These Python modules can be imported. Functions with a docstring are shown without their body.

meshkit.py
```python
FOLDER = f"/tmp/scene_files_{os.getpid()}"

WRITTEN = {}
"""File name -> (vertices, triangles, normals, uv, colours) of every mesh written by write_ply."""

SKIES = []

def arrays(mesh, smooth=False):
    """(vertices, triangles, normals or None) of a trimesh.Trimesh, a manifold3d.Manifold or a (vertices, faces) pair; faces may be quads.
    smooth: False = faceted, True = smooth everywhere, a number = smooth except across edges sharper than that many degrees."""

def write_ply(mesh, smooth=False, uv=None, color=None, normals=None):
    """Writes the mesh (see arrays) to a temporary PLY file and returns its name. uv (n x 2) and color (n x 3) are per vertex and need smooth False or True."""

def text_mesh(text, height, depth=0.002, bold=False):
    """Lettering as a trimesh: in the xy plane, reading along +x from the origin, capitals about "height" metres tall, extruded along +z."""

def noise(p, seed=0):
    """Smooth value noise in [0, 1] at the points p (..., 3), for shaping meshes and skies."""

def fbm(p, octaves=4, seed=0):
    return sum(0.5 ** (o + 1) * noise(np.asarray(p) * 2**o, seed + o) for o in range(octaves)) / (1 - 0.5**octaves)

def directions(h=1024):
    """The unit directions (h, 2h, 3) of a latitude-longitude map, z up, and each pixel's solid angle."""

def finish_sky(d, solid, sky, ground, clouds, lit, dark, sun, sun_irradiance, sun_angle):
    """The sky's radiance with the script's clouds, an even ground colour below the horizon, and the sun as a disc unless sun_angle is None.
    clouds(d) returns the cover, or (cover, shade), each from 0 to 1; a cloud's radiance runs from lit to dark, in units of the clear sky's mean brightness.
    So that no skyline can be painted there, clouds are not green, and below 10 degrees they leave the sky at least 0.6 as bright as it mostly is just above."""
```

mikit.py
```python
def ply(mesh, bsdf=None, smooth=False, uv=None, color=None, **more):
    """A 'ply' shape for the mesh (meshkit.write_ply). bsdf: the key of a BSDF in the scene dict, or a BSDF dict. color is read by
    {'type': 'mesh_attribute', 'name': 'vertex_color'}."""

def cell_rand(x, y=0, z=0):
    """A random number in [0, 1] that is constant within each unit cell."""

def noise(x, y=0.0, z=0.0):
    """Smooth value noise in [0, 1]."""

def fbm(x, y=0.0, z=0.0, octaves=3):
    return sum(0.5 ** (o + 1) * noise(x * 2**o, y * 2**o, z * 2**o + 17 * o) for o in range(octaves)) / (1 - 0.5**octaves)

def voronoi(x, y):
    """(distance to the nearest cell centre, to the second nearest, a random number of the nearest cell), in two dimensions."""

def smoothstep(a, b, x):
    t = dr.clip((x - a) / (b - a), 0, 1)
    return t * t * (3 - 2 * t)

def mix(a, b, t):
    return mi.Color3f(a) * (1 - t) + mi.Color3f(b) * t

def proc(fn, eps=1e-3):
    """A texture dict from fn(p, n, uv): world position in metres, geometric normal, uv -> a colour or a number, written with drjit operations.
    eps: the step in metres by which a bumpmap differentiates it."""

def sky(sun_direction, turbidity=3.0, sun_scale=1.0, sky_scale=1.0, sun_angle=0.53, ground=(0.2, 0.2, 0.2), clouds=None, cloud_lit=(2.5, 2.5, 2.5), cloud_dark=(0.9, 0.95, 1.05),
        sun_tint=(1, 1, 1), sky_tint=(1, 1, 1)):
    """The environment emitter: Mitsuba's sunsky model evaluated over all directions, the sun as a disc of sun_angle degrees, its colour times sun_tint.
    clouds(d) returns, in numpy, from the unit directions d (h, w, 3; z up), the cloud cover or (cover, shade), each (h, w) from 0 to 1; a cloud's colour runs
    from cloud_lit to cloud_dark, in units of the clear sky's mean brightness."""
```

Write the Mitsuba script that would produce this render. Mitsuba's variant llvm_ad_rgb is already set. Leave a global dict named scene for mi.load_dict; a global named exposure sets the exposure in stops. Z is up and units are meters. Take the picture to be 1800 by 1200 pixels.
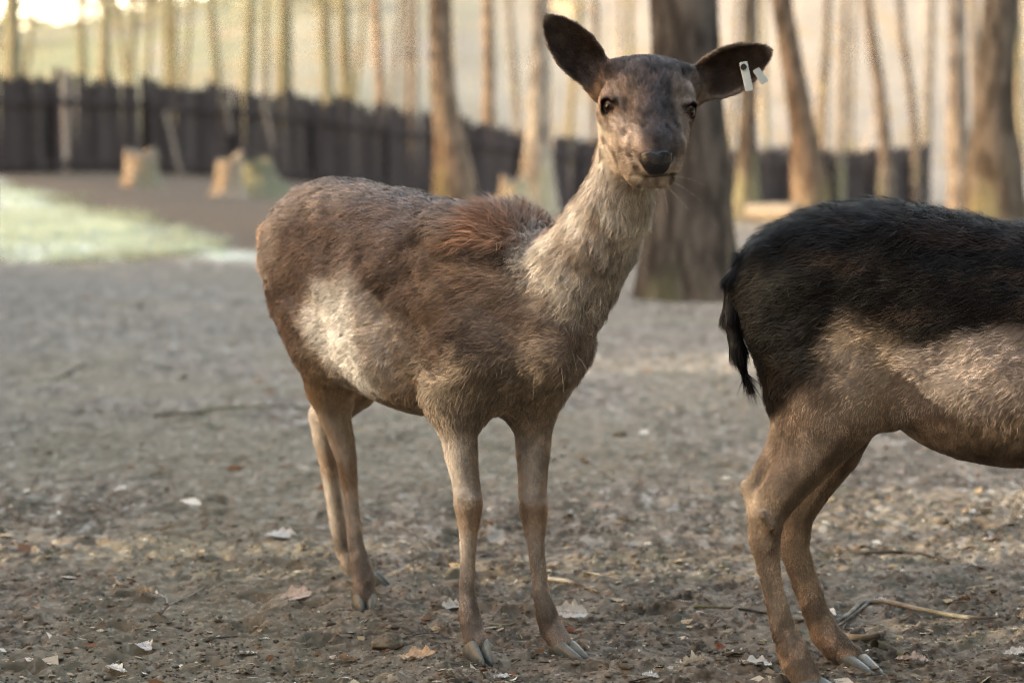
import math, random
import numpy as np, trimesh
import drjit as dr, mitsuba as mi
import mikit, meshkit
T = mi.ScalarTransform4f
scene, labels = {}, {}

# ------------------------------------------------------------------ camera, sky, exposure
F = 4100.0                      # focal length in pixels of an 1800 px wide frame (about 85 mm)
CAMZ = 0.96
PITCH = math.atan(400.0 / F)    # looking slightly down
FWD = np.array([0, math.cos(PITCH), -math.sin(PITCH)])
UPV = np.array([0, math.sin(PITCH), math.cos(PITCH)])
CAM = np.array([0, 0, CAMZ])
scene['camera'] = {'type': 'thinlens', 'fov': math.degrees(2 * math.atan(900 / F)), 'fov_axis': 'x',
                   'aperture_radius': 0.0115, 'focus_distance': 3.97, 'near_clip': 0.05, 'far_clip': 3000.0,
                   'to_world': T().look_at(origin=CAM.tolist(), target=(CAM + FWD).tolist(), up=[0, 0, 1])}
SUN = np.array([-0.93, -0.20, 0.29]); SUN /= np.linalg.norm(SUN)
EXPOSURE = 4.25
exposure = EXPOSURE
scene['sky'] = mikit.sky(SUN.tolist(), turbidity=4.0, sun_scale=0.42, sky_scale=4.3, sun_angle=0.6,
                         sun_tint=(0.75, 0.96, 1.36), sky_tint=(1.0, 0.70, 0.515))


def P(px, py, Y):
    """The place at distance Y in front of the lens that the photograph shows at (px, py)."""
    d = FWD + np.array([1.0, 0, 0]) * ((px - 900) / F) + UPV * (-(py - 600) / F)
    return CAM + d * (Y / d[1])


def G(px, py, z=0.0):
    """The place on level ground of height z seen at (px, py)."""
    d = FWD + np.array([1.0, 0, 0]) * ((px - 900) / F) + UPV * (-(py - 600) / F)
    return CAM + d * ((z - CAMZ) / d[2])


def mxm(n):
    return n / np.maximum(np.linalg.norm(n, axis=-1, keepdims=True), 1e-12)


def sst(a, b, x):
    t = np.clip((x - a) / (b - a), 0, 1)
    return t * t * (3 - 2 * t)


def add(key, shape, label=None, cat=None, group=None, kind=None):
    """One entry of the scene under the next free number of its name; labels go with it."""
    if key in scene:
        n = 1
        while f'{key}_{n:03d}' in scene: n += 1
        key = f'{key}_{n:03d}'
    scene[key] = shape
    say(key, label, cat, group, kind)
    return key


def say(key, label=None, cat=None, group=None, kind=None):
    d = {k: v for k, v in (('label', label), ('category', cat), ('group', group), ('kind', kind)) if v}
    if d: labels[key] = d


COUNT = {}
def thing(name, label, cat, group=None):
    """The key of a thing that is made of parts."""
    n = COUNT.get(name, 0); COUNT[name] = n + 1
    key = name if n == 0 else f'{name}_{n:03d}'
    say(key, label, cat, group)
    return key


def raw_ply(v, f, bsdf, normals=None, color=None, uv=None):
    path = meshkit.write_ply((np.asarray(v), np.asarray(f)), False, uv, color, normals)
    return {'type': 'ply', 'filename': path, 'face_normals': normals is None, 'bsdf': {'type': 'ref', 'id': bsdf}}
# ------------------------------------------------------------------ animals: signed distances on a grid
class Field:
    """A distance field on a rectilinear grid; shapes melt into it with a smooth minimum."""
    def __init__(self, xs, ys, zs):
        self.ax = [np.asarray(a, np.float32) for a in (xs, ys, zs)]
        self.d = np.full([len(a) for a in self.ax], 0.2, np.float32)

    def box(self, lo, hi):
        return [slice(max(0, np.searchsorted(a, l) - 1), np.searchsorted(a, h) + 1) for a, l, h in zip(self.ax, lo, hi)]

    def put(self, fn, lo, hi, k=0.02, carve=False):
        m = k + 0.02
        s = self.box(np.asarray(lo) - m, np.asarray(hi) + m)
        g = np.meshgrid(*[a[q] for a, q in zip(self.ax, s)], indexing='ij')
        if g[0].size == 0: return
        d = fn(np.stack(g, -1)).astype(np.float32)
        o = self.d[tuple(s)]
        if carve:
            h = np.maximum(k - np.abs(o + d), 0) / k
            self.d[tuple(s)] = np.maximum(o, -d) + h * h * k * 0.25
        else:
            h = np.maximum(k - np.abs(o - d), 0) / k
            self.d[tuple(s)] = np.minimum(o, d) - h * h * k * 0.25

    def cone(self, a, b, ra, rb, k=0.02, flat=None, carve=False):
        """A round cone; flat = (direction, factor) squashes it along a direction."""
        a, b = np.asarray(a, np.float32), np.asarray(b, np.float32)
        s = flat[1] if flat else 1.0
        n = np.asarray(flat[0], np.float32) / np.linalg.norm(flat[0]) if flat else None

        def fn(p):
            if flat: p = p + ((p - a) @ n)[..., None] * n * (s - 1)
            bb = b + np.dot(b - a, n) * n * (s - 1) if flat else b
            return rcone(p, a, bb, ra, rb) / math.sqrt(s)
        R = max(ra, rb)
        self.put(fn, np.minimum(a, b) - R, np.maximum(a, b) + R, k, carve)

    def ball(self, c, r, k=0.02, axes=None, carve=False):
        """An ellipsoid with radii r (3) along the rows of axes."""
        c, r = np.asarray(c, np.float32), np.broadcast_to(np.asarray(r, np.float32), (3,))
        A = np.eye(3, dtype=np.float32) if axes is None else np.asarray(axes, np.float32)

        def fn(p):
            q = (p - c) @ A.T
            k0, k1 = np.linalg.norm(q / r, axis=-1), np.linalg.norm(q / (r * r), axis=-1)
            return k0 * (k0 - 1) / np.maximum(k1, 1e-6)
        self.put(fn, c - r.max(), c + r.max(), k, carve)

    def sample(self, p):
        from scipy.interpolate import RegularGridInterpolator
        return RegularGridInterpolator(self.ax, self.d, bounds_error=False, fill_value=0.2)(p)

    def mesh(self):
        """Surface nets: one vertex in each cell that the surface crosses, one quad across each edge that it cuts."""
        d = self.d; neg = d < 0
        nx, ny, nz = d.shape
        cnt = np.zeros((nx - 1, ny - 1, nz - 1), np.uint8)
        for i, j, k in np.ndindex(2, 2, 2):
            cnt += neg[i:nx - 1 + i, j:ny - 1 + j, k:nz - 1 + k]
        cell = np.argwhere((cnt > 0) & (cnt < 8))
        idx = np.full(cnt.shape, -1, np.int32); idx[tuple(cell.T)] = np.arange(len(cell))
        acc, num = np.zeros((len(cell), 3)), np.zeros(len(cell))
        corners = list(np.ndindex(2, 2, 2))
        for a in corners:
            for ax in range(3):
                if a[ax]: continue
                b = list(a); b[ax] = 1
                ia, ib = cell + a, cell + b
                da, db = d[tuple(ia.T)], d[tuple(ib.T)]
                m = (da < 0) != (db < 0)
                t = da[m] / (da[m] - db[m])
                pa = np.stack([self.ax[q][ia[m, q]] for q in range(3)], 1); pb = np.stack([self.ax[q][ib[m, q]] for q in range(3)], 1)
                acc[m] += pa + (pb - pa) * t[:, None]; num[m] += 1
        v = acc / num[:, None]
        faces = []
        for ax in range(3):
            u, w = (ax + 1) % 3, (ax + 2) % 3
            lo = [slice(None)] * 3; hi = [slice(None)] * 3
            lo[ax], hi[ax] = slice(0, -1), slice(1, None)
            e = np.argwhere(neg[tuple(lo)] != neg[tuple(hi)])
            e = e[(e[:, u] > 0) & (e[:, w] > 0) & (e[:, u] < d.shape[u] - 1) & (e[:, w] < d.shape[w] - 1)]
            flip = neg[tuple(e.T)]
            q = []
            for du, dw in ((0, 0), (1, 0), (1, 1), (0, 1)):
                c = e.copy(); c[:, u] -= 1 - du; c[:, w] -= 1 - dw
                q.append(idx[tuple(c.T)])
            q = np.stack(q, 1)
            q[~flip] = q[~flip][:, ::-1]
            faces.append(q)
        f = np.vstack(faces)
        return v, f


def rcone(p, a, b, r1, r2):
    ba = b - a; l2 = float(ba @ ba); rr = r1 - r2; a2 = l2 - rr * rr; il2 = 1.0 / l2
    if a2 <= 0:
        c, r = (a, r1) if r1 > r2 else (b, r2)
        return np.linalg.norm(p - c, axis=-1) - r
    pa = p - a; y = pa @ ba; z = y - l2
    x2 = ((pa * l2 - y[..., None] * ba) ** 2).sum(-1); y2 = y * y * l2; z2 = z * z * l2
    k = np.sign(rr) * rr * rr * x2
    d = (np.sqrt(x2 * a2 * il2) + y * rr) * il2 - r1
    d = np.where(np.sign(z) * a2 * z2 > k, np.sqrt(x2 + z2) * il2 - r2, d)
    return np.where(np.sign(y) * a2 * y2 < k, np.sqrt(x2 + y2) * il2 - r1, d)


def spl(xs, ys, x):
    from scipy.interpolate import PchipInterpolator
    return PchipInterpolator(xs, ys)(np.clip(x, xs[0], xs[-1]))


def loft(field, origin, head, stations, k=0.03, power=2.3):
    """A trunk along the level direction head: stations are (u, top, bottom, half width)."""
    st = np.array(stations, float); h = np.array([head[0], head[1], 0.0]); h /= np.linalg.norm(h); w = np.array([-h[1], h[0], 0])
    o = np.asarray(origin, float)
    us = np.linspace(st[0, 0], st[-1, 0], 400)
    top, bot, hw = (spl(st[:, 0], st[:, i], us) for i in (1, 2, 3))

    def fn(p):
        q = p - o.astype(np.float32)
        u, lat = q @ h.astype(np.float32), q @ w.astype(np.float32)
        uc = np.clip(u, us[0], us[-1])
        t, b, ww = (np.interp(uc, us, a).astype(np.float32) for a in (top, bot, hw))
        c, hh = (t + b) / 2, (t - b) / 2
        vz = p[..., 2] - c
        rho = ((np.abs(vz) / hh) ** power + (np.abs(lat) / ww) ** power) ** (1 / power)
        d = (rho - 1) * np.minimum(hh, ww)
        out = np.abs(u - uc)
        return np.where(out > 0, np.sqrt(np.maximum(d, 0) ** 2 + out ** 2), d)
    pts = np.array([o + h * u + w * s * 0.2 for u in (us[0], us[-1]) for s in (-1, 1)])
    lo, hi = pts.min(0), pts.max(0); lo[2], hi[2] = bot.min(), top.max()
    field.put(fn, lo, hi, k)


def chain(field, pts, k=0.012, k0=None, flat=None):
    """pts: (place, radius) one after another, each pair a round cone."""
    for i in range(len(pts) - 1):
        field.cone(pts[i][0], pts[i + 1][0], pts[i][1], pts[i + 1][1], k0 if (k0 and i == 0) else k, flat)


def axis(*runs):
    """Grid coordinates with a step for each run: (start, step), ..., end."""
    out = []
    for (a, s), nxt in zip(runs[:-1], runs[1:]):
        b = nxt[0] if isinstance(nxt, tuple) else nxt
        out.append(a + np.arange(0, max(1, int(round((b - a) / s)))) * ((b - a) / max(1, round((b - a) / s))))
    return np.concatenate(out + [[runs[-1]]])
# ------------------------------------------------------------------ the doe that faces the camera
HIP, SHO = P(572, 420, 4.60), P(905, 420, 4.14)
DH = mxm((SHO - HIP) * [1, 1, 0]); DW = np.array([-DH[1], DH[0], 0])     # heading; DW points away from the camera
DR = -DW                                                               # its right side, which the camera sees


def ear_fn(base, tip, face, width, curl, thick, bend=0.0):
    """A cupped ear: from base to tip, its hollow facing along face."""
    L = np.linalg.norm(tip - base); a = (tip - base) / L
    c = face - a * (face @ a); c = c / np.linalg.norm(c); b = np.cross(a, c)
    a, b, c, base32 = (x.astype(np.float32) for x in (a, b, c, base))
    ss = np.array([0, .12, .3, .5, .7, .85, .95, 1.0]); ww = np.array([.42, .62, .92, 1.0, .84, .56, .28, .05]) * width

    def fn(p):
        q = p - base32
        s = (q @ a) / L; y = q @ b; z = q @ c
        sc = np.clip(s, 0, 1)
        w = np.interp(sc, ss, ww).astype(np.float32)
        z0 = curl * (1.15 - 0.85 * sc) * ((np.abs(y) / width) ** 2 * 1.0) - curl * (1.1 - sc) * 0.9 + bend * sc ** 2
        slope = 1 + (2 * curl * np.abs(y) / width ** 2 * 0.6) ** 2
        t = thick * (1.25 - 0.55 * sc)
        d1 = (np.abs(z - z0) - t) / np.sqrt(slope)
        d2 = (np.abs(y) - w) * 0.9
        d3 = np.maximum(s - 1, -s) * L
        d = np.maximum(d1, d2)
        k = 0.004
        h = np.maximum(k - np.abs(d1 - d2), 0) / k
        d = d + h * h * k * 0.25
        return np.maximum(d, d3)
    R = width + abs(curl) + 0.01
    pts = np.stack([base, tip])
    return fn, pts.min(0) - R, pts.max(0) + R


def px(n, Y): return n * Y / F          # a length of n pixels at distance Y


EYES, EARS = [], []
def doe_field():
    f = Field(axis((-0.56, .0052), (0.05, .0026), (0.46, .006), 0.50), axis((3.70, .0026), (4.06, .0055), 4.90), axis((-0.02, .0055), (0.79, .0026), 1.17))
    # trunk
    loft(f, HIP * [1, 1, 0], DH, [(-.133, .70, .63, .03), (-.118, .742, .59, .064), (-.085, .79, .545, .092), (-.03, .822, .495, .113), (.05, .834, .455, .128), (.15, .826, .432, .141), (.25, .813, .412, .153),
        (.35, .803, .402, .160), (.45, .796, .41, .148), (.54, .792, .424, .126), (.61, .765, .436, .110), (.67, .70, .475, .082), (.71, .64, .53, .045)], k=.02)
    # neck
    nk = [(P(1112, 235, 3.995), px(47, 3.98)), (P(1099, 300, 3.995), px(47, 3.98)), (P(1078, 365, 4.01), px(56, 4.0)), (P(1044, 430, 4.045), px(68, 4.04)), (P(997, 495, 4.10), px(80, 4.09)), (P(940, 535, 4.17), px(98, 4.15))]
    chain(f, nk, k=.035)
    f.cone(P(1015, 455, 4.08), P(975, 630, 4.05), px(52, 4.05), px(50, 4.02), .05)          # breast
    o = HIP * [1, 1, 0]
    for s in (1, -1):       # shoulders and haunches
        f.cone(o + DH * .50 + DR * .065 * s + [0, 0, .72], o + DH * .585 + DR * .082 * s + [0, 0, .54], .062, .062, .06)
        f.cone(o + DH * .585 + DR * .082 * s + [0, 0, .54], o + DH * .53 + DR * .085 * s + [0, 0, .46], .060, .052, .05)
        f.cone(o + DH * .01 + DR * .068 * s + [0, 0, .69], o + DH * .12 + DR * .080 * s + [0, 0, .53], .080, .055, .05, (DR, 1.3))
    for a_, b_, r_ in (((.165, .150, .60), (.215, .128, .45), .020), ((.405, .166, .65), (.425, .150, .47), .016), ((.02, .142, .70), (.12, .150, .60), .014)):   # hollows before thigh and behind shoulder
        f.cone(*[o + DH * q[0] + DR * (q[1] + .012) + [0, 0, q[2]] for q in (a_, b_)], r_, r_, .03, carve=True)
    # fore legs
    rf = [(P(802, 690, 4.11), px(47, 4.1)), (P(805, 745, 4.10), px(33, 4.1)), (P(811, 800, 4.095), px(28, 4.1)), (P(820, 855, 4.09), px(23.5, 4.1)), (P(823, 885, 4.082), px(25, 4.1)), (P(824, 912, 4.085), px(20, 4.1)),
          (P(823, 955, 4.085), px(14, 4.1)), (P(821, 1030, 4.085), px(13, 4.1)), (P(824, 1072, 4.08), px(17.5, 4.1)), (P(828, 1095, 4.075), px(19, 4.1)), (P(836, 1128, 4.06), px(21, 4.1))]
    lf = [(P(937, 690, 4.16), px(45, 4.1)), (P(938, 745, 4.15), px(34, 4.1)), (P(937, 800, 4.14), px(29, 4.1)), (P(936, 865, 4.13), px(24, 4.1)), (P(938, 897, 4.122), px(24.5, 4.1)), (P(940, 927, 4.12), px(19, 4.1)),
          (P(943, 970, 4.12), px(14, 4.1)), (P(951, 1040, 4.12), px(14, 4.1)), (P(961, 1080, 4.115), px(19, 4.1)), (P(968, 1102, 4.11), px(20.5, 4.1)), (P(986, 1132, 4.095), px(21, 4.1))]
    for leg in (rf, lf): chain(f, leg, k=.004, k0=.045)
    # hind legs: the near one stands under the body, the far one a step behind
    rh = [(P(586, 550, 4.51), px(66, 4.5)), (P(581, 630, 4.505), px(50, 4.5)), (P(579, 680, 4.515), px(40, 4.5)), (P(588, 728, 4.53), px(28, 4.5)), (P(601, 772, 4.54), px(22, 4.5)), (P(609, 805, 4.535), px(18, 4.5)), (P(617, 880, 4.52), px(13, 4.5)),
          (P(626, 960, 4.50), px(13.5, 4.5)), (P(636, 1000, 4.49), px(19, 4.5)), (P(639, 1020, 4.48), px(20, 4.5)), (P(640, 1047, 4.47), px(20.5, 4.5))]
    for q_ in (rf, lf):                                     # the ridge of each knee and the hollow above the fetlock
        kn, ft = q_[4][0], q_[8][0]
        f.cone(kn + [-.012, -.016, .016], kn + [.010, -.017, .012], .010, .010, .010)
        f.cone(kn + [.021, -.010, -.045], ft + [.014, -.006, .05], .0035, .0035, .006, carve=True)
    chain(f, rh[:4], k=.012, k0=.05); chain(f, rh[3:], k=.004)
    f.cone(P(592, 735, 4.59), P(603, 775, 4.545), px(11, 4.5), px(15, 4.5), .014)            # its heel bone
    lh = [(P(600, 600, 4.66), px(60, 4.6)), (P(625, 680, 4.60), px(40, 4.6)), (P(600, 715, 4.66), px(26, 4.6)), (P(567, 730, 4.72), px(24, 4.7)), (P(572, 775, 4.73), px(20, 4.7)), (P(580, 830, 4.73), px(15, 4.7)), (P(590, 900, 4.73), px(13.5, 4.7)),
          (P(603, 965, 4.73), px(15, 4.7)), (P(618, 990, 4.72), px(18, 4.7)), (P(645, 1014, 4.70), px(17, 4.7))]
    chain(f, lh, k=.004, k0=.05)
    f.cone(P(556, 708, 4.77), P(571, 755, 4.735), px(10, 4.7), px(16, 4.7), .014)
    # back of the thighs and tail root
    f.cone(P(532, 470, 4.61), P(584, 650, 4.55), px(46, 4.6), px(30, 4.6), .04)
    f.cone(P(478, 410, 4.72), P(466, 470, 4.76), .022, .014, .02)
    # head
    f.ball(P(1140, 180, 3.985), (px(76, 3.97), px(80, 3.97), px(77, 3.97)), .02)
    f.cone(P(1141, 158, 3.948), P(1151, 262, 3.842), px(48, 3.9), px(28, 3.83), .022)       # forehead to the bridge of the nose
    f.cone(P(1151, 262, 3.846), P(1153, 284, 3.83), px(33, 3.83), px(28, 3.82), .02)
    f.cone(P(1090, 140, 3.995), P(1198, 146, 3.995), px(33, 4), px(30, 4), .03)     # poll
    for (ex, ey, sx) in ((1081, 171, -1), (1199, 175, 1)):
        f.cone(P(ex, ey, 3.945), P(ex - sx * 24, ey - 14, 3.935), px(22, 3.9), px(22, 3.9), .018)      # brow
        f.cone(P(ex + (-2 if sx < 0 else -12), ey + 30, 3.945), P(1151 + sx * 30, 262, 3.868), px(25, 3.9), px(22, 3.86), .03)   # cheek bone to muzzle
    f.cone(P(1096, 235, 3.965), P(1120, 290, 3.885), px(35, 3.95), px(30, 3.87), .035)     # jaws
    f.cone(P(1175, 235, 3.965), P(1166, 288, 3.885), px(29, 3.95), px(23, 3.87), .035)
    f.cone(P(1096, 266, 3.958), P(1128, 305, 3.885), px(30, 3.95), px(20, 3.86), .012)
    f.cone(P(1125, 311, 3.866), P(1168, 313, 3.862), px(20, 3.85), px(18, 3.85), .014)     # lower lip and chin
    f.cone(P(1124, 289, 3.856), P(1173, 288, 3.854), px(20, 3.85), px(17, 3.85), .02)      # upper lip
    f.ball(P(1147, 308, 3.845), (px(36, 3.85), .040, .0006), .004, np.array([[1, 0, -.02], [0, 1, 0], [0, 0, 1]]), carve=True)     # mouth
    for (ex, ey) in ((1124, 277), (1181, 276)):
        f.cone(P(ex, ey, 3.822), P(ex + (6 if ex < 1150 else -6), ey + 8, 3.822), .0035, .0028, .006, carve=True)  # nostrils
    # eye sockets with lids
    for (ex, ey, eY, sx) in ((1078, 188, 3.927, -1), (1204, 196, 3.927, 1)):
        c = P(ex, ey, eY)
        out = mxm(np.array([sx * (.78 if sx < 0 else .84), -.62 if sx < 0 else -.54, .02]))
        up = np.array([0, 0, 1.0]); side = mxm(np.cross(up, out))
        EYES.append((c, out, side, sx))
        f.ball(c, .0174, .016)
        f.cone(c + out * .012 + side * .012 + [0, 0, .0115], c + out * .012 - side * .012 + [0, 0, .0125], .0042, .0042, .006)
        f.ball(c + out * .0125, (.0152, .0120, .0110), .004, np.stack([side, np.cross(out, side), out]), carve=True)
        f.cone(c + out * .0125 - side * sx * .016 + np.array([0, 0, -.005]), c + out * .010 - side * sx * .026 + np.array([0, 0, -.014]), .0022, .0016, .006, carve=True)   # tear line
    # ears
    for (b, t, face, w, curl, k, wd) in (
            (P(1066, 150, 4.005), P(957, 27, 3.985), np.array([0.10, -1.0, 0.0]), px(41, 4.0), .024, .014, 0),
            (P(1208, 160, 4.005), P(1357, 87, 3.985), np.array([-.04, -1.0, -.2]), px(45, 4.0), .026, .014, 0)):
        fn, lo, hi = ear_fn(b, t, face, w, curl, .0032)
        EARS.append((b, t, face))
        f.put(fn, lo, hi, k)
        f.cone(b + [0, .022, 0], b + (t - b) * .22 + [0, .024, 0], px(30, 4), px(16, 4), .025)
    return f


# ------------------------------------------------------------------ the dark deer that walks out of the frame
B0 = P(1400, 420, 4.02) * [1, 1, 0]
BH = np.array([1.0, 0, 0]); BR = np.array([0, -1.0, 0])
def dark_field():
    f = Field(axis((0.28, .0045), (0.66, .006), (1.05, .009), 1.95), axis((3.72, .005), 4.32), axis((-0.02, .0048), (.45, .006), 1.16))
    loft(f, B0, BH, [(-.100, .69, .63, .03), (-.088, .722, .59, .065), (-.05, .757, .53, .105), (0, .774, .49, .128), (.1, .797, .45, .142), (.157, .80, .435, .150), (.215, .793, .395, .158), (.29, .778, .364, .165),
        (.39, .763, .350, .166), (.50, .765, .358, .155), (.60, .78, .39, .135), (.68, .76, .42, .112), (.75, .69, .47, .08), (.79, .63, .53, .04)], k=.02)
    nk = [(B0 + [.70, 0, .60], .10), (B0 + [.82, -.01, .72], .082), (B0 + [.93, -.02, .85], .062), (B0 + [1.0, -.02, .95], .054)]
    chain(f, nk, k=.04)
    hd = B0 + [1.03, -.02, .98]
    f.ball(hd, (.085, .07, .075), .02)
    chain(f, [(hd + [.03, 0, 0], .06), (hd + [.15, 0, -.07], .034), (hd + [.185, 0, -.095], .028)], k=.03)
    chain(f, [(hd + [.02, 0, -.04], .05), (hd + [.165, 0, -.105], .022)], k=.02)
    for s in (1, -1):
        fn, lo, hi = ear_fn(hd + [-.04, .05 * s, .05], hd + [-.09, .16 * s, .13], np.array([.6, .3 * s, 0]), .042, .022, .004)
        f.put(fn, lo, hi, .014)
    for s, yy in ((1, 3.915), (-1, 4.12)):
        sh = B0 + [.56, 0, 0] + BR * .09 * s
        f.cone(B0 + [.56, 0, .70] + BR * .06 * s, B0 + [.62, 0, .52] + BR * .085 * s, .07, .07, .05)
        x = .64 if s > 0 else .50
        chain(f, [(B0 + [.58, 0, .50] + BR * .08 * s, .06), (B0 + [x - .02, 0, .40] + BR * .08 * s, .036), (B0 + [x, 0, .27] + BR * .08 * s, .025), (B0 + [x, 0, .23] + BR * .08 * s, .02), (B0 + [x, 0, .10] + BR * .08 * s, .014), (B0 + [x + .01, 0, .075] + BR * .08 * s, .02), (B0 + [x + .03, 0, .035] + BR * .08 * s, .019)], k=.014, k0=.04)
    # near hind leg
    f.cone(P(1405, 545, 3.97), P(1455, 705, 3.925), px(92, 3.95), px(86, 3.9), .05, (BR, 1.3))
    nh = [(P(1455, 705, 3.925), px(84, 3.9)), (P(1412, 800, 3.905), px(56, 3.9)), (P(1370, 858, 3.895), px(43, 3.9)), (P(1347, 905, 3.89), px(31, 3.9)), (P(1345, 955, 3.888), px(25, 3.9)), (P(1357, 1000, 3.888), px(14, 3.9)),
          (P(1370, 1062, 3.886), px(13, 3.9)), (P(1384, 1112, 3.884), px(18, 3.9)), (P(1391, 1140, 3.88), px(26, 3.9)), (P(1402, 1165, 3.875), px(27, 3.9)), (P(1418, 1195, 3.865), px(25, 3.9))]
    chain(f, nh, k=.004, k0=.05)
    f.cone(P(1385, 770, 3.905), P(1317, 858, 3.90), px(26, 3.9), px(11, 3.9), .02)       # tendon of the heel
    f.cone(P(1315, 856, 3.90), P(1330, 905, 3.89), px(12, 3.9), px(12, 3.9), .008); f.cone(P(1330, 905, 3.89), P(1334, 945, 3.886), px(12, 3.9), px(18, 3.9), .008)
    chain(f, [(P(1336, 950, 3.884), px(17, 3.9)), (P(1341, 1000, 3.882), px(9.5, 3.9)), (P(1355, 1062, 3.88), px(8.5, 3.9)), (P(1370, 1118, 3.878), px(12, 3.9))], k=.004)   # tendon
    f.cone(P(1356, 795, 3.872), P(1336, 850, 3.882), .010, .007, .012, carve=True)         # hollow before the tendon
    f.cone(P(1362, 975, 3.866), P(1383, 1105, 3.866), .0045, .0045, .006, carve=True)       # groove of the shank
    f.cone(P(1340, 905, 3.852), P(1356, 925, 3.855), .008, .008, .012)                      # ankle bone
    # far hind leg
    fh = [(P(1490, 700, 4.11), px(70, 4.1)), (P(1462, 790, 4.10), px(50, 4.1)), (P(1420, 862, 4.09), px(36, 4.1)), (P(1398, 905, 4.085), px(31, 4.1)), (P(1396, 965, 4.08), px(25, 4.1)), (P(1414, 1020, 4.075), px(23, 4.1)), (P(1434, 1075, 4.07), px(22, 4.1)),
          (P(1450, 1112, 4.06), px(25, 4.1)), (P(1470, 1136, 4.045), px(25, 4.1)), (P(1494, 1154, 4.03), px(23, 4.1))]
    chain(f, fh, k=.004, k0=.05)
    f.cone(P(1366, 870, 4.10), P(1388, 945, 4.085), px(11, 4.1), px(16, 4.1), .016)
    f.cone(P(1350, 520, 3.99), P(1376, 690, 3.93), px(50, 3.95), px(20, 3.9), .04)       # back of the thigh
    f.cone(P(1570, 735, 3.93), P(1530, 690, 3.93), px(16, 3.9), px(30, 3.9), .04)        # flank fold
    return f
# ------------------------------------------------------------------ coats
def lin(c):
    c = np.asarray(c, float) / 255.0
    return np.where(c <= .04045, c / 12.92, ((c + .055) / 1.055) ** 2.4)


def fbm(p, s, o=3, seed=0):
    return meshkit.fbm(np.asarray(p) * s, o, seed)


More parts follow.
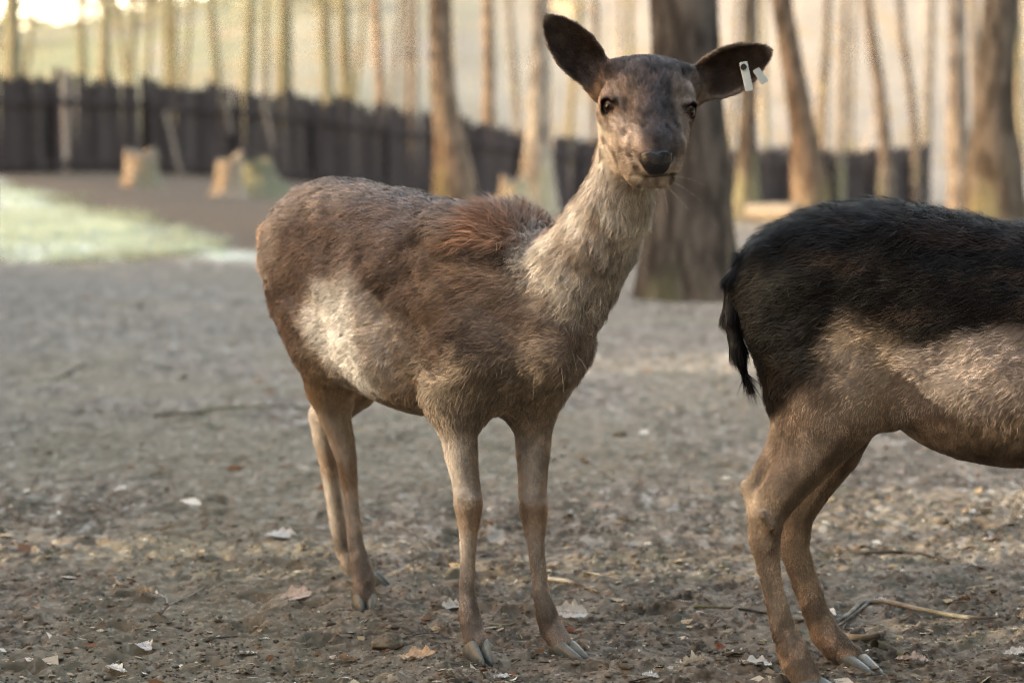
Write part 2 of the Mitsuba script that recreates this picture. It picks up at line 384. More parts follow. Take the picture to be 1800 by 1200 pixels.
def relax(v, f, n=4):
    """Taubin smoothing on quads, and the normals."""
    import scipy.sparse as sp
    e = np.vstack([f[:, [0, 1]], f[:, [1, 2]], f[:, [2, 3]], f[:, [3, 0]]]); e = np.vstack([e, e[:, ::-1]])
    A = sp.coo_matrix((np.ones(len(e)), (e[:, 0], e[:, 1])), (len(v), len(v))).tocsr(); A.data[:] = 1
    D = sp.diags(1 / np.maximum(np.asarray(A.sum(1)).ravel(), 1)) @ A
    for _ in range(n):
        for lam in (.5, -.52): v = v + lam * (D @ v - v)
    fn = np.cross(v[f[:, 2]] - v[f[:, 0]], v[f[:, 3]] - v[f[:, 1]])
    nn = np.zeros_like(v)
    for k in range(4): np.add.at(nn, f[:, k], fn)
    return v, mxm(nn)


def strands(rng, v, f, n, count, flow, length, width, color, weight=None, lift=lambda p: .30, jitter=.25, clump=0.5, seed=0):
    """Tapered hairs over a mesh: flow, length, width, color are functions of (place, normal)."""
    tri = np.vstack([f[:, [0, 1, 2]], f[:, [0, 2, 3]]])
    ar = np.linalg.norm(np.cross(v[tri[:, 1]] - v[tri[:, 0]], v[tri[:, 2]] - v[tri[:, 0]]), axis=1)
    if weight is not None: ar = ar * weight(v[tri].mean(1))
    k = np.searchsorted(np.cumsum(ar) / ar.sum(), rng.random(count)); k = np.minimum(k, len(tri) - 1)
    a, b = rng.random(count), rng.random(count); sw = a + b > 1; a[sw], b[sw] = 1 - a[sw], 1 - b[sw]
    w = np.stack([1 - a - b, a, b], 1)[..., None]
    p = (v[tri[k]] * w).sum(1); nn = mxm((n[tri[k]] * w).sum(1))
    L = length(p, nn) * rng.uniform(.6, 1.15, count)
    keep = L > .0008; p, nn, L = p[keep], nn[keep], L[keep]; m = len(p)
    d = flow(p, nn)
    c1 = np.stack([fbm(p, 55, 2, seed + i) - .5 for i in range(3)], 1) * 2.4 * clump + np.stack([fbm(p, 16, 2, seed + 5 + i) - .5 for i in range(3)], 1) * 1.6 * clump
    d = mxm(d) + c1 + rng.normal(0, jitter, (m, 3))
    t = mxm(d - nn * (d * nn).sum(1, keepdims=True))
    lf = (lift(p) * (1 + 1.6 * (fbm(p, 40, 2, seed + 9) - .5)) * rng.uniform(.5, 1.5, m))[:, None]
    b = np.cross(nn, t); roll = rng.normal(0, .55, m)[:, None]
    side = b * np.cos(roll) + nn * np.sin(roll)
    W = (width(p) * rng.uniform(.6, 1.3, m))[:, None]; L = L[:, None]
    p0 = p - nn * np.minimum(.0015, L * .05)
    p1 = p0 + L * .5 * mxm(t + nn * lf * 1.5); p2 = p1 + L * .5 * mxm(t + nn * lf * .2 + np.array([0, 0, -.08]))
    V = np.stack([p0 - side * W * .5, p0 + side * W * .5, p1 + side * W * .42, p1 - side * W * .42, p2], 1).reshape(-1, 3)
    i = np.arange(m)[:, None] * 5; vary_n = np.clip(L / .018, .3, 1)
    Ft = np.hstack([i + [0, 1, 2], i + [0, 2, 3], i + [3, 2, 4]]).reshape(-1, 3)
    sn = mxm(nn + vary_n * (rng.normal(0, .22, (m, 3)) + c1 * .25))
    N = np.repeat(sn, 5, 0)
    vary = np.clip(L / .013, .4, 1)
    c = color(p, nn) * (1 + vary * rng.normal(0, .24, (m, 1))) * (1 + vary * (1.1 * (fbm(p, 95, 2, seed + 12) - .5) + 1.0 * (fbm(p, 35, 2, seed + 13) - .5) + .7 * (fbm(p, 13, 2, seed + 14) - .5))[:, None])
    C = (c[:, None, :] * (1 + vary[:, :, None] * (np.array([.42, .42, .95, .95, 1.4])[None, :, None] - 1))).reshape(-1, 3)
    return V, Ft, N, np.clip(C, .002, .9)


def body_uz(p, o, h, r):
    q = p - o
    return q @ h, q @ r, p[:, 2]


def blend(c, target, w):
    w = np.clip(w, 0, 1)[:, None]
    return c * (1 - w) + np.asarray(target) * w


NECKLINE = np.array([P(1148, 150, 3.96), P(1112, 235, 3.995), P(1099, 300, 3.995), P(1078, 365, 4.01), P(1044, 430, 4.045), P(997, 495, 4.10), P(960, 560, 4.15)])
NOSE = P(1153, 290, 3.81)
def along(p, line):
    """(distance, place 0..1, direction) of the nearest point of a polyline."""
    best, s, d = np.full(len(p), 9.0), np.zeros(len(p)), np.zeros((len(p), 3))
    n = len(line) - 1
    for i in range(n):
        a, b = line[i], line[i + 1]; ab = b - a
        t = np.clip((p - a) @ ab / (ab @ ab), 0, 1)
        q = np.linalg.norm(p - a - t[:, None] * ab, axis=1)
        m = q < best; best[m] = q[m]; s[m] = (i + t[m]) / n; d[m] = ab / np.linalg.norm(ab)
    return best, s, d


def doe_masks(p):
    u, lat, z = body_uz(p, HIP * [1, 1, 0], DH, DR)
    nd, ns, ndir = along(p, NECKLINE)
    ear = np.zeros(len(p)); es = np.zeros(len(p)); eb = np.zeros(len(p)); edir = np.zeros((len(p), 3)); eside = np.zeros(len(p))
    for b, t, face in EARS:
        L = np.linalg.norm(t - b); a = (t - b) / L; q = p - b
        s = q @ a / L; r = np.linalg.norm(q - (q @ a)[:, None] * a, axis=1)
        m = (s > .10) & (s < 1.15) & (r < .06) & (p[:, 2] > .93)
        cc = mxm(face - a * (face @ a)); yb = np.abs(q @ np.cross(a, cc)) / (px(43, 4.0) * np.interp(np.clip(s, 0, 1), [0, .12, .3, .5, .7, .85, .95, 1.0], [.42, .62, .92, 1.0, .84, .56, .28, .05]))
        eb[m] = np.maximum(sst(.80, .98, yb), sst(.90, .98, s))[m]
        ear[m] = sst(.10, .3, s[m]); es[m] = s[m]; edir[m] = a
    hd, _, _ = along(p, np.array([P(1140, 165, 3.98), P(1142, 200, 3.945), P(1150, 300, 3.86)]))
    head = sst(.105, .085, hd) * sst(.79, .835, z + (3.95 - p[:, 1]) * .55)
    head = np.maximum(head, (z > .93) & (hd < .25) & (lat > -9)) * (z > .80)
    neck = sst(.13, .09, nd) * sst(.97, .72, ns) * (z > .55) * (1 - head)
    return dict(u=u, lat=lat, z=z, ns=ns, ndir=ndir, ear=ear, es=es, eb=eb, edir=edir, head=head, neck=neck)


def doe_color(p, n):
    k = doe_masks(p); u, z, lat = k['u'], k['z'], k['lat']
    j = (fbm(p, 14, 3, 3) - .5); z2 = z + j * .07; u2 = u + (fbm(p, 14, 3, 8) - .5) * .07
    c = np.tile(lin((104, 87, 79)), (len(p), 1))
    c = blend(c, lin((120, 97, 79)), sst(.42, .62, u2) * .8)                                        # shoulder
    c = blend(c, lin((118, 90, 70)), sst(.10, .0, np.hypot((u2 - .60) / 1.0, (z2 - .70) / 1.3)) * .7)
    c = blend(c, lin((132, 113, 94)), sst(.58, .45, z2) * sst(-.1, .1, u2 + .1))                        # lower side and belly
    fl = sst(.17, .075, np.hypot((u2 - .275) / 1.35, (z2 - .545) / .80)) * sst(.125, .175, u2 + (z - .55) * .15)
    c = blend(c, lin((182, 176, 173)), fl * .95)                                                     # the pale flank
    c = blend(c, lin((150, 120, 86)), sst(.50, .43, z2) * sst(.2, .1, u2))                             # thigh
    c = blend(c, lin((158, 114, 74)), sst(-.045, -.105, u2))                                           # rump
    c = blend(c, lin((74, 58, 50)), sst(.03, .005, np.abs(u2 - .05 - (z - .7) * .25)) * sst(.5, .6, z) * .5 * (fbm(p, 10, 2, 31) > .45))
    for (uu, zz, r, e) in ((.215, .725, .022, 1.0), (.33, .70, .026, 1.6), (.40, .655, .03, 2.6), (.46, .725, .03, 1.6), (.12, .775, .02, 1.4), (.55, .50, .03, .8), (.62, .56, .04, 1.2)):
        c = blend(c, lin((44, 32, 28)), sst(r * 1.2, r * .5, np.hypot((u - uu) / e, z - zz - (u - uu) * .3 + j * .10)) * .8 * (lat > 0) * sst(.33, .45, fbm(p, 38, 2, 61)))
    mane = sst(.062, .03, np.abs(u2 - .605)) * sst(.715, .745, z)
    c = blend(c, lin((50, 34, 26)), sst(.028, .012, np.abs(z - .712 + (u - .6) * .25 + j * .04)) * sst(.09, .05, np.abs(u - .61)) * .75)
    c = blend(c, lin((142, 92, 52)), mane * .9)
    # neck: cream in front and on the sides, brown along the nape
    sd = p - NECKLINE[3]
    nape = sst(-.005, .030, (p - NECKLINE[0]) @ np.array([-.55, .60, .35]) * 0 + (n @ np.array([-.62, .70, .2])) * .05 - .008)
    cream = blend(np.tile(lin((206, 193, 177)), (len(p), 1)), lin((112, 86, 66)), sst(.56, .68, fbm(p * [1, 1, .4], 70, 2, 17)) * .6)
    cream = blend(cream, lin((98, 70, 50)), nape * .9)
    cream = blend(cream, lin((112, 90, 72)), sst(.62, .95, k['ns'] + j * .5) * .9)
    w = (k['neck'] * (1 - sst(.84, 1.0, k['ns'])))[:, None]
    c = c * (1 - w) + cream * w
    # legs
    leg = sst(.42, .36, z)
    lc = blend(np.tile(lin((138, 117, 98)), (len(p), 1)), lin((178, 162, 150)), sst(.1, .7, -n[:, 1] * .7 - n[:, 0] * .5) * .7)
    lc = blend(lc, lin((136, 118, 106)), sst(.16, .05, z))
    lc = blend(lc, lin((88, 78, 70)), sst(.50, .62, fbm(p * [1, 1, .7], 34, 3, 97) + .10 * sst(.16, .03, z)) * sst(.22, .08, z) * .7)
    lc = blend(lc, lin((138, 102, 66)), sst(.30, .26, z) * sst(.20, .24, z) * .7)
    lc = lc * (1 + 1.0 * (fbm(p * [1, 1, .3], 60, 3, 93) - .5) + .6 * (fbm(p, 18, 2, 94) - .5))[:, None]
    c = c * (1 - leg[:, None]) + lc * leg[:, None]
    # head
    hx, hz, hy = p[:, 0], p[:, 2], p[:, 1]
    mid = P(1146, 190, 3.93); ax = hx - mid[0] - (mid[2] - hz) * .12
    hc = np.tile(lin((138, 114, 97)), (len(p), 1))
    hc = blend(hc, lin((62, 54, 54)), sst(.048, .018, np.abs(ax - .004)) * sst(.875, .93, hz) * .95)
    hc = blend(hc, lin((62, 52, 50)), sst(.99, 1.03, hz + j * .03))
    hc = blend(hc, lin((76, 66, 66)), sst(.035, .012, np.abs(ax - .006)) * sst(.86, .90, hz) * .9)
    hc = blend(hc, lin((186, 164, 142)), sst(.020, .040, -ax - .004) * sst(.965, .935, hz) * .9)
    hc = blend(hc, lin((96, 74, 62)), (fbm(p, 60, 2, 41) > .60) * .5)
    hc = blend(hc, lin((190, 170, 150)), sst(.895, .868, hz) * .9)
    hc = blend(hc, lin((170, 146, 124)), sst(.018, .035, ax - .02) * sst(.935, .90, hz) * .6)
    hc = blend(hc, lin((84, 64, 52)), sst(.0075, .003, np.hypot(ax + .052, (hz - .893) * 1.2)) * .8)
    hc = blend(hc, lin((84, 64, 52)), sst(.007, .003, np.hypot(ax + .044, (hz - .872) * .8)) * .8)
    hc = blend(hc, lin((70, 56, 50)), sst(.014, .006, np.hypot(ax + .042, (hz - .972) * .7)) * .7)
    for c0, out, side, sx in EYES:
        e = c0 + out * .016; q = np.linalg.norm((p - e) * [1, 1, 1], axis=1)
        hc = blend(hc, lin((166, 128, 92)), sst(.034, .022, q) * .55 * (sx < 0))
        hc = blend(hc, lin((20, 14, 11)), sst(.0185, .0155, q))
        tr = np.linalg.norm(p - (c0 + out * .012 - side * sx * .020 + np.array([0, 0, .006])), axis=1)
        hc = blend(hc, lin((34, 24, 20)), sst(.010, .005, tr) * .9)
    mouth = np.abs(hz - P(1147, 308, 3.84)[2] - .002 * np.sin(ax * 60)) + np.maximum(np.abs(ax + .002) - .031, 0) * .8
    hc = blend(hc, lin((52, 39, 33)), sst(.0030, .0010, mouth) * .85)
    hc = blend(hc, lin((60, 48, 42)), sst(.014, .004, np.hypot(ax - .018, hz - P(1147, 317, 3.84)[2])) * .8)
    st = fbm(np.stack([ax * 190 / (1 + 6 * np.abs(hz - .86)), hz * 34, hy * 70], 1), 1, 2, 66) - .5
    hc = hc * (1 + 1.9 * st)[:, None]
    c = c * (1 - k['head'][:, None]) + hc * k['head'][:, None]
    # ears: dark hollow, paler rim and back
    hol = sst(-.2, .45, n @ np.array([0, -1.0, 0]))
    ec = blend(np.tile(lin((120, 92, 70)), (len(p), 1)), lin((56, 41, 33)), hol)
    ec = blend(ec, lin((92, 66, 48)), (fbm(p, 70, 2, 88) - .35) * 1.2 * hol)
    ec = blend(ec, lin((150, 126, 104)), k['eb'] * .85)
    ec = blend(ec, lin((150, 112, 76)), sst(.3, .12, k['es']) * .35 * (n[:, 2] < -.2))
    c = c * (1 - k['ear'][:, None]) + ec * k['ear'][:, None]
    return c


def doe_flow(p, n):
    k = doe_masks(p)
    d = np.tile(-DH * .95 + [0, 0, -.42], (len(p), 1))
    leg = sst(.52, .40, k['z'])[:, None]; d = d * (1 - leg) + np.array([0, 0, -1.0]) * leg
    w = (k['neck'])[:, None]; d = d * (1 - w) + (k['ndir'] + [0, 0, -.2]) * w
    w = k['head'][:, None]; d = d * (1 - w) + mxm(p - NOSE) * w
    w = k['ear'][:, None]; d = d * (1 - w) + k['edir'] * w
    return d


def doe_length(p, n):
    k = doe_masks(p)
    L = .021 + .006 * sst(.55, .45, k['z']) + .004 * fbm(p, 9, 2, 51)
    L = np.where(k['u'] < -.07, L * .9, L)
    L = L * (1 - k['neck']) + .024 * k['neck']
    leg = sst(.56, .37, k['z'] + .04 * sst(.2, .5, k['u'])); L = L * (1 - leg) + .0062 * leg
    L = L * (1 - k['head']) + (.0085 + .007 * sst(.97, 1.03, k['z'])) * k['head']
    L = L * (1 - k['ear']) + .0075 * k['ear']
    mane = sst(.08, .04, np.abs(k['u'] - .60)) * sst(.70, .745, k['z']) * (1 - k['neck']); L = L + mane * .026
    for c0, out, side, sx in EYES:
        q = np.linalg.norm(p - (c0 + out * .016), axis=1); L = np.where(q < .0175, 0, L)
    q = np.abs(p[:, 0] - NOSE[0]) + np.abs(p[:, 2] - NOSE[2]) * 1.2
    L = np.where((q < .034) & (k['head'] > .5) & (p[:, 1] < 3.86), 0, L)
    L = np.where(k['z'] < .055, L * .6, L)
    return L


def doe_width(p):
    k = doe_masks(p)
    w = .0011 - .0003 * sst(.44, .38, k['z'])
    return w * (1 - np.maximum(k['head'], k['ear'])) + .0010 * np.maximum(k['head'], k['ear'])


def dark_color(p, n):
    q = p - B0; u, z = q[:, 0], p[:, 2]
    j = fbm(p, 13, 3, 71) - .5; z2 = z + j * .06; u2 = u + (fbm(p, 13, 3, 77) - .5) * .06
    c = np.tile(lin((23, 19, 18)), (len(p), 1))
    c = blend(c, lin((52, 37, 29)), sst(.5, .65, fbm(p * [.5, 1, 1], 24, 3, 81)) * .7)
    c = blend(c, lin((31, 26, 23)), sst(.64, .585, z2))
    side = sst(.585, .545, z2 - .03 * sst(.15, .3, u2)) * sst(.10, .16, u2 + (z - .5) * .2)
    c = blend(c, lin((184, 160, 146)), side)
    c = blend(c, lin((108, 85, 64)), sst(.505, .43, z2) * sst(.0, .2, u2))
    c = blend(c, lin((78, 58, 42)), sst(.5, .62, fbm(p * [.45, 1, 1], 26, 3, 91)) * sst(.47, .40, z) * sst(.1, .25, u) * .8)
    thigh = sst(-.02, .02, (u - .035) + (.60 - z) * .52 + j * .02) * sst(.66, .60, z2 + np.abs(u2 - .07) * .5)
    c = blend(c, lin((154, 126, 98)), thigh * sst(.19, .13, u2 - (z < .45) * .2))
    c = blend(c, lin((20, 17, 15)), sst(.06, .0, u2) * sst(.46, .53, z2 + (u - .0) * .5))
    leg = sst(.455, .425, z2)
    c = blend(c, lin((150, 124, 99)), leg)
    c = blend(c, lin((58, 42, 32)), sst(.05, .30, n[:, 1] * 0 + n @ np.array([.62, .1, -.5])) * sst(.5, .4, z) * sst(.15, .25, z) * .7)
    c = blend(c, lin((150, 122, 98)), sst(.14, .06, z))
    c = c * (1 + leg * (1.0 * (fbm(p * [1, 1, .3], 60, 3, 93) - .5) + .6 * (fbm(p, 18, 2, 94) - .5)))[:, None]
    c = blend(c, lin((80, 70, 62)), sst(.50, .62, fbm(p * [1, 1, .7], 34, 3, 97) + .10 * sst(.16, .03, z)) * sst(.22, .08, z) * .7)
    c = blend(c, lin((84, 66, 54)), sst(.62, .70, u) * sst(.6, .7, z) * .7)
    return c


def dark_flow(p, n):
    z = p[:, 2]
    d = np.tile(np.array([-1.0, 0, -.32]), (len(p), 1))
    leg = sst(.56, .42, z)[:, None]; d = d * (1 - leg) + np.array([-.12, 0, -1.0]) * leg
    return d


def dark_length(p, n):
    z = p[:, 2]; u = p[:, 0] - B0[0]
    L = .026 + .014 * sst(.70, .77, z)
    L = L * (1 - .3 * sst(.6, .55, z)); leg = sst(.57, .39, z) * sst(.30, .15, u); leg = np.maximum(leg, sst(.42, .36, z)); L = L * (1 - leg) + .008 * leg
    return np.where(u > .85, .008, L)


def make_coat(rng, key, field, color, flow, length, width, count, weight=None, seed=0, lift=lambda p: .30):
    v, f = field.mesh()
    v, n = relax(v, f)
    body = sst(.42, .50, v[:, 2]) * sst(.86, .78, v[:, 2])
    v = v + n * (body * ((fbm(v, 11, 2, seed + 3) - .5) * .016 + (fbm(v, 26, 2, seed + 4) - .5) * .009))[:, None]
    v, n = relax(v, f, 1)
    color0 = color
    def color(p, n):
        c = color0(p, n); g = c @ np.array([.3, .55, .15])
        return c + (g[:, None] * [1.03, 1.0, .96] - c) * .36
    c = np.clip(color(v, n) * .55, .002, .9)
    tri = np.vstack([f[:, [0, 1, 2]], f[:, [0, 2, 3]]])
    scene[key + '__body'] = raw_ply(v, tri, 'coat_hair', n, c)
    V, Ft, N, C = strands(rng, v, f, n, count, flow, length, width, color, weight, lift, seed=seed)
    return v, f, n, (V, Ft, N, C)


def claws(coronet, toe, key, color_key, w=.0115, length_back=.03):
    """The two claws of a hoof, each a mesh of its own."""
    coronet, toe = np.asarray(coronet), np.asarray(toe)
    d = mxm((toe - coronet) * [1, 1, 0]); s = np.array([-d[1], d[0], 0])
    gz_ = toe[2]
    L = np.linalg.norm((toe - coronet)[:2])
    for sg in (1, -1):
        pts = []
        ctr = coronet + s * sg * w
        for a in np.linspace(0, 2 * math.pi, 12, endpoint=False):
            pts.append(ctr + d * math.cos(a) * .0155 + s * math.sin(a) * w * .95 + np.array([0, 0, .004 - .010 * math.cos(a - math.pi)]))
        heel = coronet * [1, 1, 0] + s * sg * w - d * .012
        for t in np.linspace(0, 1, 9):
            hw = w * .95 * (1 - t ** 2.6) * (.8 + .5 * t) + .0012
            cen = heel + (toe * [1, 1, 0] + s * sg * w * .62 - heel) * t
            for q in (-1, 1):
                pts.append(cen + s * q * hw + [0, 0, gz_ - .002])
                pts.append(cen + s * q * hw * .93 - d * .002 + [0, 0, gz_ + .012 - .006 * t])
        m = trimesh.convex.convex_hull(np.array(pts))
        m = m.subdivide().subdivide()
        m = trimesh.smoothing.filter_taubin(m, iterations=6)
        add(key, mikit.ply(m, color_key, smooth=40))
# ------------------------------------------------------------------ materials of the animals
VC = {'type': 'mesh_attribute', 'name': 'vertex_color'}
scene['coat_hair'] = {'type': 'twosided', 'bsdf': {'type': 'principled', 'base_color': VC, 'roughness': 0.6, 'specular': 0.10, 'sheen': 0.08}}
def iris_fn(p, n, uv):
    c = mi.Color3f([.040, .017, .006])
    for e0, out, side, sx in EYES:
        q = p - mi.Point3f(*[float(t_) for t_ in e0 + out * .0170]); d = dr.sqrt(dr.square(q.x) + dr.square(q.y) + dr.square(q.z * 1.35))
        c = mikit.mix([.004, .003, .003], c, mikit.smoothstep(.0085, .0104, d))
    return c
df = doe_field()
scene['eye_dark'] = {'type': 'principled', 'base_color': mikit.proc(iris_fn), 'roughness': .04, 'specular': .28, 'clearcoat': .12}
def wet_fn(p, n, uv):
    return mikit.mix([.005, .005, .006], [.018, .017, .02], mikit.fbm(p.x * 500, p.y * 500, p.z * 500, 2))
scene['wet_nose'] = {'type': 'twosided', 'bsdf': {'type': 'principled', 'base_color': mikit.proc(wet_fn), 'roughness': .33, 'specular': .4}}
def horn_fn(p, n, uv):
    k = mikit.fbm(p.x * 130, p.y * 130, p.z * 40, 3)
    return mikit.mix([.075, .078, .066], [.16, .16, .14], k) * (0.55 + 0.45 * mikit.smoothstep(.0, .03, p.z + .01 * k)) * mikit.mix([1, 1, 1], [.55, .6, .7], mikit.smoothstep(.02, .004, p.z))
scene['hoof_horn'] = {'type': 'twosided', 'bsdf': {'type': 'principled', 'base_color': mikit.proc(horn_fn), 'roughness': .5, 'specular': .4}}
scene['tag_plastic'] = {'type': 'twosided', 'bsdf': {'type': 'principled', 'base_color': {'type': 'rgb', 'value': [.70, .70, .62]}, 'roughness': .4, 'specular': .5}}
scene['tag_back'] = {'type': 'twosided', 'bsdf': {'type': 'principled', 'base_color': {'type': 'rgb', 'value': [.42, .43, .38]}, 'roughness': .4, 'specular': .5}}
scene['stud_dark'] = {'type': 'twosided', 'bsdf': {'type': 'principled', 'base_color': {'type': 'rgb', 'value': [.02, .02, .02]}, 'roughness': .35}}

# ------------------------------------------------------------------ the doe
rng = np.random.default_rng(7)
doe = thing('fallow_deer', 'greyish brown doe with a tagged ear standing and staring at the camera', 'deer')
vis = lambda c: 1 + 2.2 * ((c[:, 2] > .90) & (c[:, 1] < 4.06)) + 2.0 * (c[:, 2] < .42)
dv, dfc, dn, (V, Ft, N, C) = make_coat(rng, doe, df, doe_color, doe_flow, doe_length, doe_width, int(245000), vis, 100, lambda p: .28 + .5 * sst(.08, .04, np.abs((p - HIP) @ DH - .60)) * sst(.69, .74, p[:, 2]))
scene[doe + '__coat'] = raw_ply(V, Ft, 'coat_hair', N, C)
say(doe + '__coat', 'short dense winter hair over the whole body', kind='stuff')
for i, (c, out, side, sx) in enumerate(EYES):
    m = trimesh.creation.icosphere(4, .0140); m.apply_translation(c + out * .0030)
    add(doe + '__eye', mikit.ply(m, 'eye_dark', smooth=True))
# the nose pad: a skin over the muzzle, cut to the shape of the bare nose
def nose_mesh():
    import shapely
    poly = [(1124, 268), (1132, 265), (1144, 263), (1153, 266), (1163, 263), (1174, 264), (1184, 268), (1186, 279), (1180, 288), (1176, 297), (1170, 304), (1165, 309), (1141, 309), (1135, 303), (1129, 295), (1125, 287), (1121, 279)]
    pts = np.array([P(a, b, 3.82) for a, b in poly])[:, [0, 2]]
    pg = shapely.Polygon(pts).buffer(.0025).buffer(-.0032)
    lo, hi = pts.min(0) - .006, pts.max(0) + .006
    f = Field(np.arange(lo[0], hi[0], .0008), np.arange(3.785, 3.865, .001), np.arange(lo[1], hi[1], .0008))
    g = np.stack(np.meshgrid(*f.ax, indexing='ij'), -1)
    xs = shapely.points(g[:, 0, :, 0].ravel(), g[:, 0, :, 2].ravel())
    pd = (shapely.distance(xs, pg.boundary) * np.where(shapely.contains(pg, xs), -1, 1)).reshape(g.shape[0], 1, g.shape[2])
    bump = (fbm(g * [1, 0, 1], 420, 2, 5) - .5) * .0008
    d = df.sample(g.reshape(-1, 3)).reshape(g.shape[:3]) - .0022 + bump
    k = .0035; h = np.maximum(k - np.abs(d - pd), 0) / k
    d = np.maximum(d, pd) + h * h * k * .25
    f.d = d.astype(np.float32)
    for s, a, b, c2 in ((1, (1128, 277), (1138, 289), .0046), (1, (1178, 276), (1169, 288), .0042)):
        f.cone(P(*a, 3.826), P(*b, 3.818), c2, c2 * .7, .002, carve=True)
    f.d[:, -2:, :] = .01
    return f.mesh()
nv, nf = nose_mesh(); nv, nn = relax(nv, nf, 2)
scene[doe + '__nose'] = raw_ply(nv, np.vstack([nf[:, [0, 1, 2]], nf[:, [0, 2, 3]]]), 'wet_nose', nn)
say(doe + '__nose', 'bare black wet nose')


def hoof(owner, coronet, toe, w=.0115):
    key = owner + '__hoof'
    n = 0
    while any(k.startswith((key if n == 0 else f'{key}_{n:03d}') + '__claw') for k in scene): n += 1
    claws(coronet, toe, (key if n == 0 else f'{key}_{n:03d}') + '__claw', 'hoof_horn', w)


hoof(doe, P(837, 1134, 4.06), G(859, 1169))
hoof(doe, P(988, 1136, 4.095), G(1032, 1163))
hoof(doe, P(640, 1052, 4.47), G(645, 1079), .0125)
hoof(doe, P(650, 1015, 4.70), G(684, 1031))


def long_hairs(rng, specs, color):
    """Single long hairs: (root, tip direction, length, sag)."""
    V, Ft, N, C = [], [], [], []
    for root, d, L, sag, w in specs:
        d = mxm(np.asarray(d, float)); n = 7
        t = np.linspace(0, 1, n)[:, None]
        p = root + d * L * t + np.array([0, 0, -sag]) * t ** 2 + rng.normal(0, 1, 3) * .12 * L * t ** 2
        s = mxm(np.cross(d, [0.3, 1, .2])) * w
        i0 = sum(len(a) for a in V)
        V.append(np.concatenate([p - s * (1 - .8 * t), p + s * (1 - .8 * t)])); N.append(np.tile([0, -1.0, .2], (2 * n, 1))); C.append(np.tile(color, (2 * n, 1)))
        a = np.arange(n - 1)
        Ft.append(np.vstack([np.stack([a, a + 1, a + n + 1], 1), np.stack([a, a + n + 1, a + n], 1)]) + i0)
    return np.vstack(V), np.vstack(Ft), mxm(np.vstack(N)), np.vstack(C)


def on_skin(px_, py_):
    """The place on the doe's skin seen at a pixel: march through the field along the view ray."""
    d = mxm(P(px_, py_, 4.0) - CAM)
    t = np.arange(3.6, 4.9, .002); q = CAM + d * t[:, None]
    s = df.sample(q); k = np.argmax(s < 0)
    return q[k] if s[k] < 0 else None
sp = []
for (a, b, dx, dz, L) in ((1178, 318, .8, -.3, .05), (1170, 325, .6, -.6, .045), (1182, 310, .9, .0, .055), (1110, 300, -.8, -.1, .04), (1112, 308, -.7, -.4, .045), (1165, 328, .3, -.9, .035), (1130, 326, -.3, -.9, .03), (1120, 290, -.8, .15, .035),
                          (1040, 560, .5, -.5, .05), (1035, 575, .3, -.6, .04), (985, 640, .15, -.9, .045), (1000, 600, .3, -.8, .05), (940, 650, -.1, -.9, .04), (1060, 540, .9, -.3, .035), (1030, 540, .5, -.2, .04), (1010, 620, .4, -.4, .05)):
    r = on_skin(a, b)
    if r is not None: sp.append((r, (dx, -.35, dz), L, L * .25, .00026))
Vl, Fl, Nl, Cl = long_hairs(rng, sp, lin((190, 175, 150)))
scene[doe + '__whisker'] = raw_ply(Vl, Fl, 'coat_hair', Nl, Cl)
say(doe + '__whisker', 'stray pale whiskers and long hairs', kind='stuff')

# ------------------------------------------------------------------ the tag in its ear
tag = thing('ear_tag', 'white plastic tag hanging from the deer ear on the right', 'ear tag')
def strip(a, b, w, th, nrm):
    a, b = np.asarray(a), np.asarray(b); L = np.linalg.norm(b - a); y = (b - a) / L
    z = mxm(nrm - y * (nrm @ y)); x = np.cross(y, z)
    import shapely
    m = trimesh.creation.extrude_polygon(shapely.box(-w / 2, 0, w / 2, L).buffer(-.0022).buffer(.0022), th, engine='earcut')
    M = np.eye(4); M[:3, 0], M[:3, 1], M[:3, 2], M[:3, 3] = x, y, z, a
    m.apply_transform(M); return m
es = on_skin(1309, 120); EY = es[1] - .007
t0, t1 = P(1306, 109, EY), P(1317, 160, EY - .004)
scene[tag + '__plate'] = mikit.ply(strip(t0, t1, .0145, .0016, np.array([.25, -1.0, .1])), 'tag_plastic', smooth=30)
rim = strip(t0 + (t1 - t0) * .36 + [0, -.0016, 0], t0 + (t1 - t0) * .95 + [0, -.0016, 0], .0088, .0008, np.array([.25, -1.0, .1]))
scene[tag + '__raised_panel'] = mikit.ply(rim, 'tag_plastic', smooth=30)
st = trimesh.creation.cylinder(.0052, .004, sections=24); st.apply_transform(trimesh.geometry.align_vectors([0, 0, 1], mxm(np.array([.1, -1, .05])))); st.apply_translation(P(1307, 118, EY - .004))
scene[tag + '__stud'] = mikit.ply(st, 'stud_dark', smooth=30)
b0, b1 = P(1328, 122, 3.99), P(1345, 146, 3.985)
scene[tag + '__back_plate'] = mikit.ply(strip(b0, b1, .014, .0016, np.array([.45, -1.0, .1])), 'tag_back', smooth=30)

# ------------------------------------------------------------------ the dark deer
rng = np.random.default_rng(11)
dark = thing('fallow_deer', 'blackish brown deer with a black tail cut off by the right frame edge', 'deer')
bf = dark_field()
vis2 = lambda c: (1 + 1.8 * (c[:, 2] < .44)) * np.where(c[:, 0] > 1.05, .4, 1.0) * np.where(c[:, 1] > 4.1, .6, 1.0)
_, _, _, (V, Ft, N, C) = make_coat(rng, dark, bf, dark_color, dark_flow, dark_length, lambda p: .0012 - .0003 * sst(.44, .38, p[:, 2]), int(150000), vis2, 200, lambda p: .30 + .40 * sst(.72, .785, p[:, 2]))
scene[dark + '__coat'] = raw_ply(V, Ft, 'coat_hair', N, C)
say(dark + '__coat', 'dense dark winter hair, tan on flank and legs', kind='stuff')
